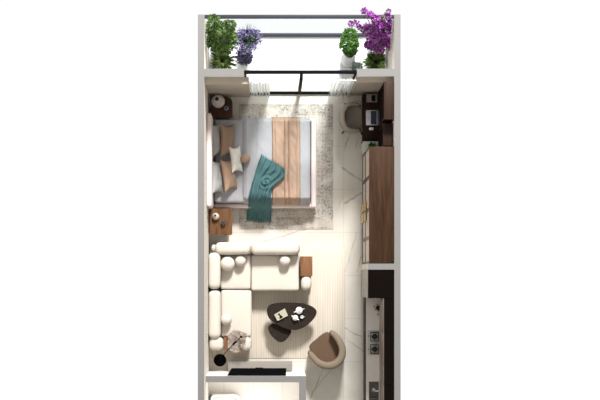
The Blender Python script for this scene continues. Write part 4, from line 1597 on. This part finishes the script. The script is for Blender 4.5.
# bathroom
bt = thing('bathtub', 'white rounded bathtub in the bathroom at the lower left', 'bathtub', Vector((X(225), Y(410), .012)))
tx0, tx1, ty1 = XL + .05, X(239.5, .55), Y(394.6, .55)
ty0 = YS + .02
lp_o = [(tx0, ty0), (tx1, ty0), (tx1, ty1 - .09), (tx1 - .03, ty1 - .03), (tx1 - .1, ty1), (tx0, ty1)]
obj('tub_shell', prism(lp_o, .012, .2, .01, 2), 'white_gloss', bt)
rim = bmesh.new()
n_ = 44


def rr(x0, x1, y0, y1, r, k):
    pts = []
    for (cx, cy, a0) in ((x1 - r, y1 - r, 0), (x0 + r, y1 - r, PI / 2), (x0 + r, y0 + r, PI), (x1 - r, y0 + r, 1.5 * PI)):
        for i in range(k + 1):
            a = a0 + PI / 2 * i / k
            pts.append((cx + r * math.cos(a), cy + r * math.sin(a)))
    return pts


oo = rr(tx0, tx1, ty0, ty1, .1, 8)
ii = rr(tx0 + .045, tx1 - .045, ty0 + .05, ty1 - .05, .08, 8)
ib = rr(tx0 + .08, tx1 - .08, ty0 + .1, ty1 - .1, .07, 8)
lv = [[rim.verts.new((p[0], p[1], z)) for p in q] for q, z in ((oo, .202), (oo, .55), (ii, .55), (ib, .21))]
for p, q in zip(lv, lv[1:]):
    for i in range(len(p)):
        j = (i + 1) % len(p)
        rim.faces.new((p[i], p[j], q[j], q[i]))
rim.faces.new(lv[-1])
rim.faces.new(list(reversed(lv[0])))
bmesh.ops.recalc_face_normals(rim, faces=rim.faces[:])
obj('rim', rim, 'white_gloss', bt)

PART_LABELS = {'table_slab': 'wooden slab table built into the sofa', 'handle': None, 'fringe': 'tasselled fringe edge', 'keyboard': 'dark keyboard',
               'cover_print': 'dark printed figure on the cover', 'drain': 'chrome drain'}
for o in bpy.data.objects:
    q = PART_LABELS.get(o.name.split('.')[0])
    if o.parent and q:
        o['label'] = q
    if o.parent and o.name.split('.')[0] == 'handle' and o.data.materials[0].name == 'brushed_gold':
        o['label'] = 'tall brushed gold handle'

# ================================================================ LIGHT, WORLD, CAMERA
wld = bpy.data.worlds.new('world')
SC.world = wld
wld.use_nodes = True
nt = wld.node_tree
bg = nt.nodes['Background']
tc = nt.nodes.new('ShaderNodeTexCoord')
sx = nt.nodes.new('ShaderNodeSeparateXYZ')
nt.links.new(tc.outputs['Generated'], sx.inputs[0])
mr = nt.nodes.new('ShaderNodeMapRange')
mr.inputs['From Min'].default_value = -0.15
mr.inputs['From Max'].default_value = 0.1
nt.links.new(sx.outputs[2], mr.inputs[0])
mx = nt.nodes.new('ShaderNodeMix')
mx.data_type = 'RGBA'
nt.links.new(mr.outputs[0], mx.inputs[0])
mx.inputs[6].default_value = (1.02, 1.02, 1.02, 1)      # bright white ground far below
mx.inputs[7].default_value = (0.75, 0.72, 0.675, 1)     # soft overcast sky
nt.links.new(mx.outputs[2], bg.inputs[0])
bg.inputs[1].default_value = 1.0

ld = bpy.data.lights.new('daylight', 'AREA')
ld.shape = 'DISK'
ld.size = 4.2
ld.energy = 10300
ld.color = (1.0, 0.985, 0.97)
lo = bpy.data.objects.new('daylight', ld)
COL.objects.link(lo)
lo.location = (3.2, 17.0, 15.8)
lo.rotation_euler = (Vector((0.4, 1.2, 0)) - lo.location).to_track_quat('-Z', 'Y').to_euler()

bl_ = bpy.data.lights.new('bathroom_fill_light', 'AREA')  # added fill light without a fixture, brightens the bathroom behind the partition
bl_.shape = 'RECTANGLE'
bl_.size, bl_.size_y = 1.2, .5
bl_.energy = 16
bl_.color = (1.0, 0.97, 0.93)
blo = bpy.data.objects.new('bathroom_fill_light', bl_)
COL.objects.link(blo)
blo.location = (X(250), -2.62, 1.8)

cam = bpy.data.cameras.new('camera')
cam.sensor_width = 36.0
cam.sensor_fit = 'HORIZONTAL'
cam.lens = 36.0 * PXM * CAM_H / 600.0
cam.shift_x = (300.0 - VX) / 600.0
cam.shift_y = (VY - 200.0) / 600.0
cam.clip_end = 200
co = bpy.data.objects.new('camera', cam)
COL.objects.link(co)
co.location = (0, 0, CAM_H)
co.rotation_euler = (0, 0, 0)
SC.camera = co
SC.view_settings.view_transform = 'Standard'
SC.view_settings.look = 'None'
SC.view_settings.gamma = 1.0
SC.view_settings.use_curve_mapping = False
SC.view_settings.exposure = 0.0
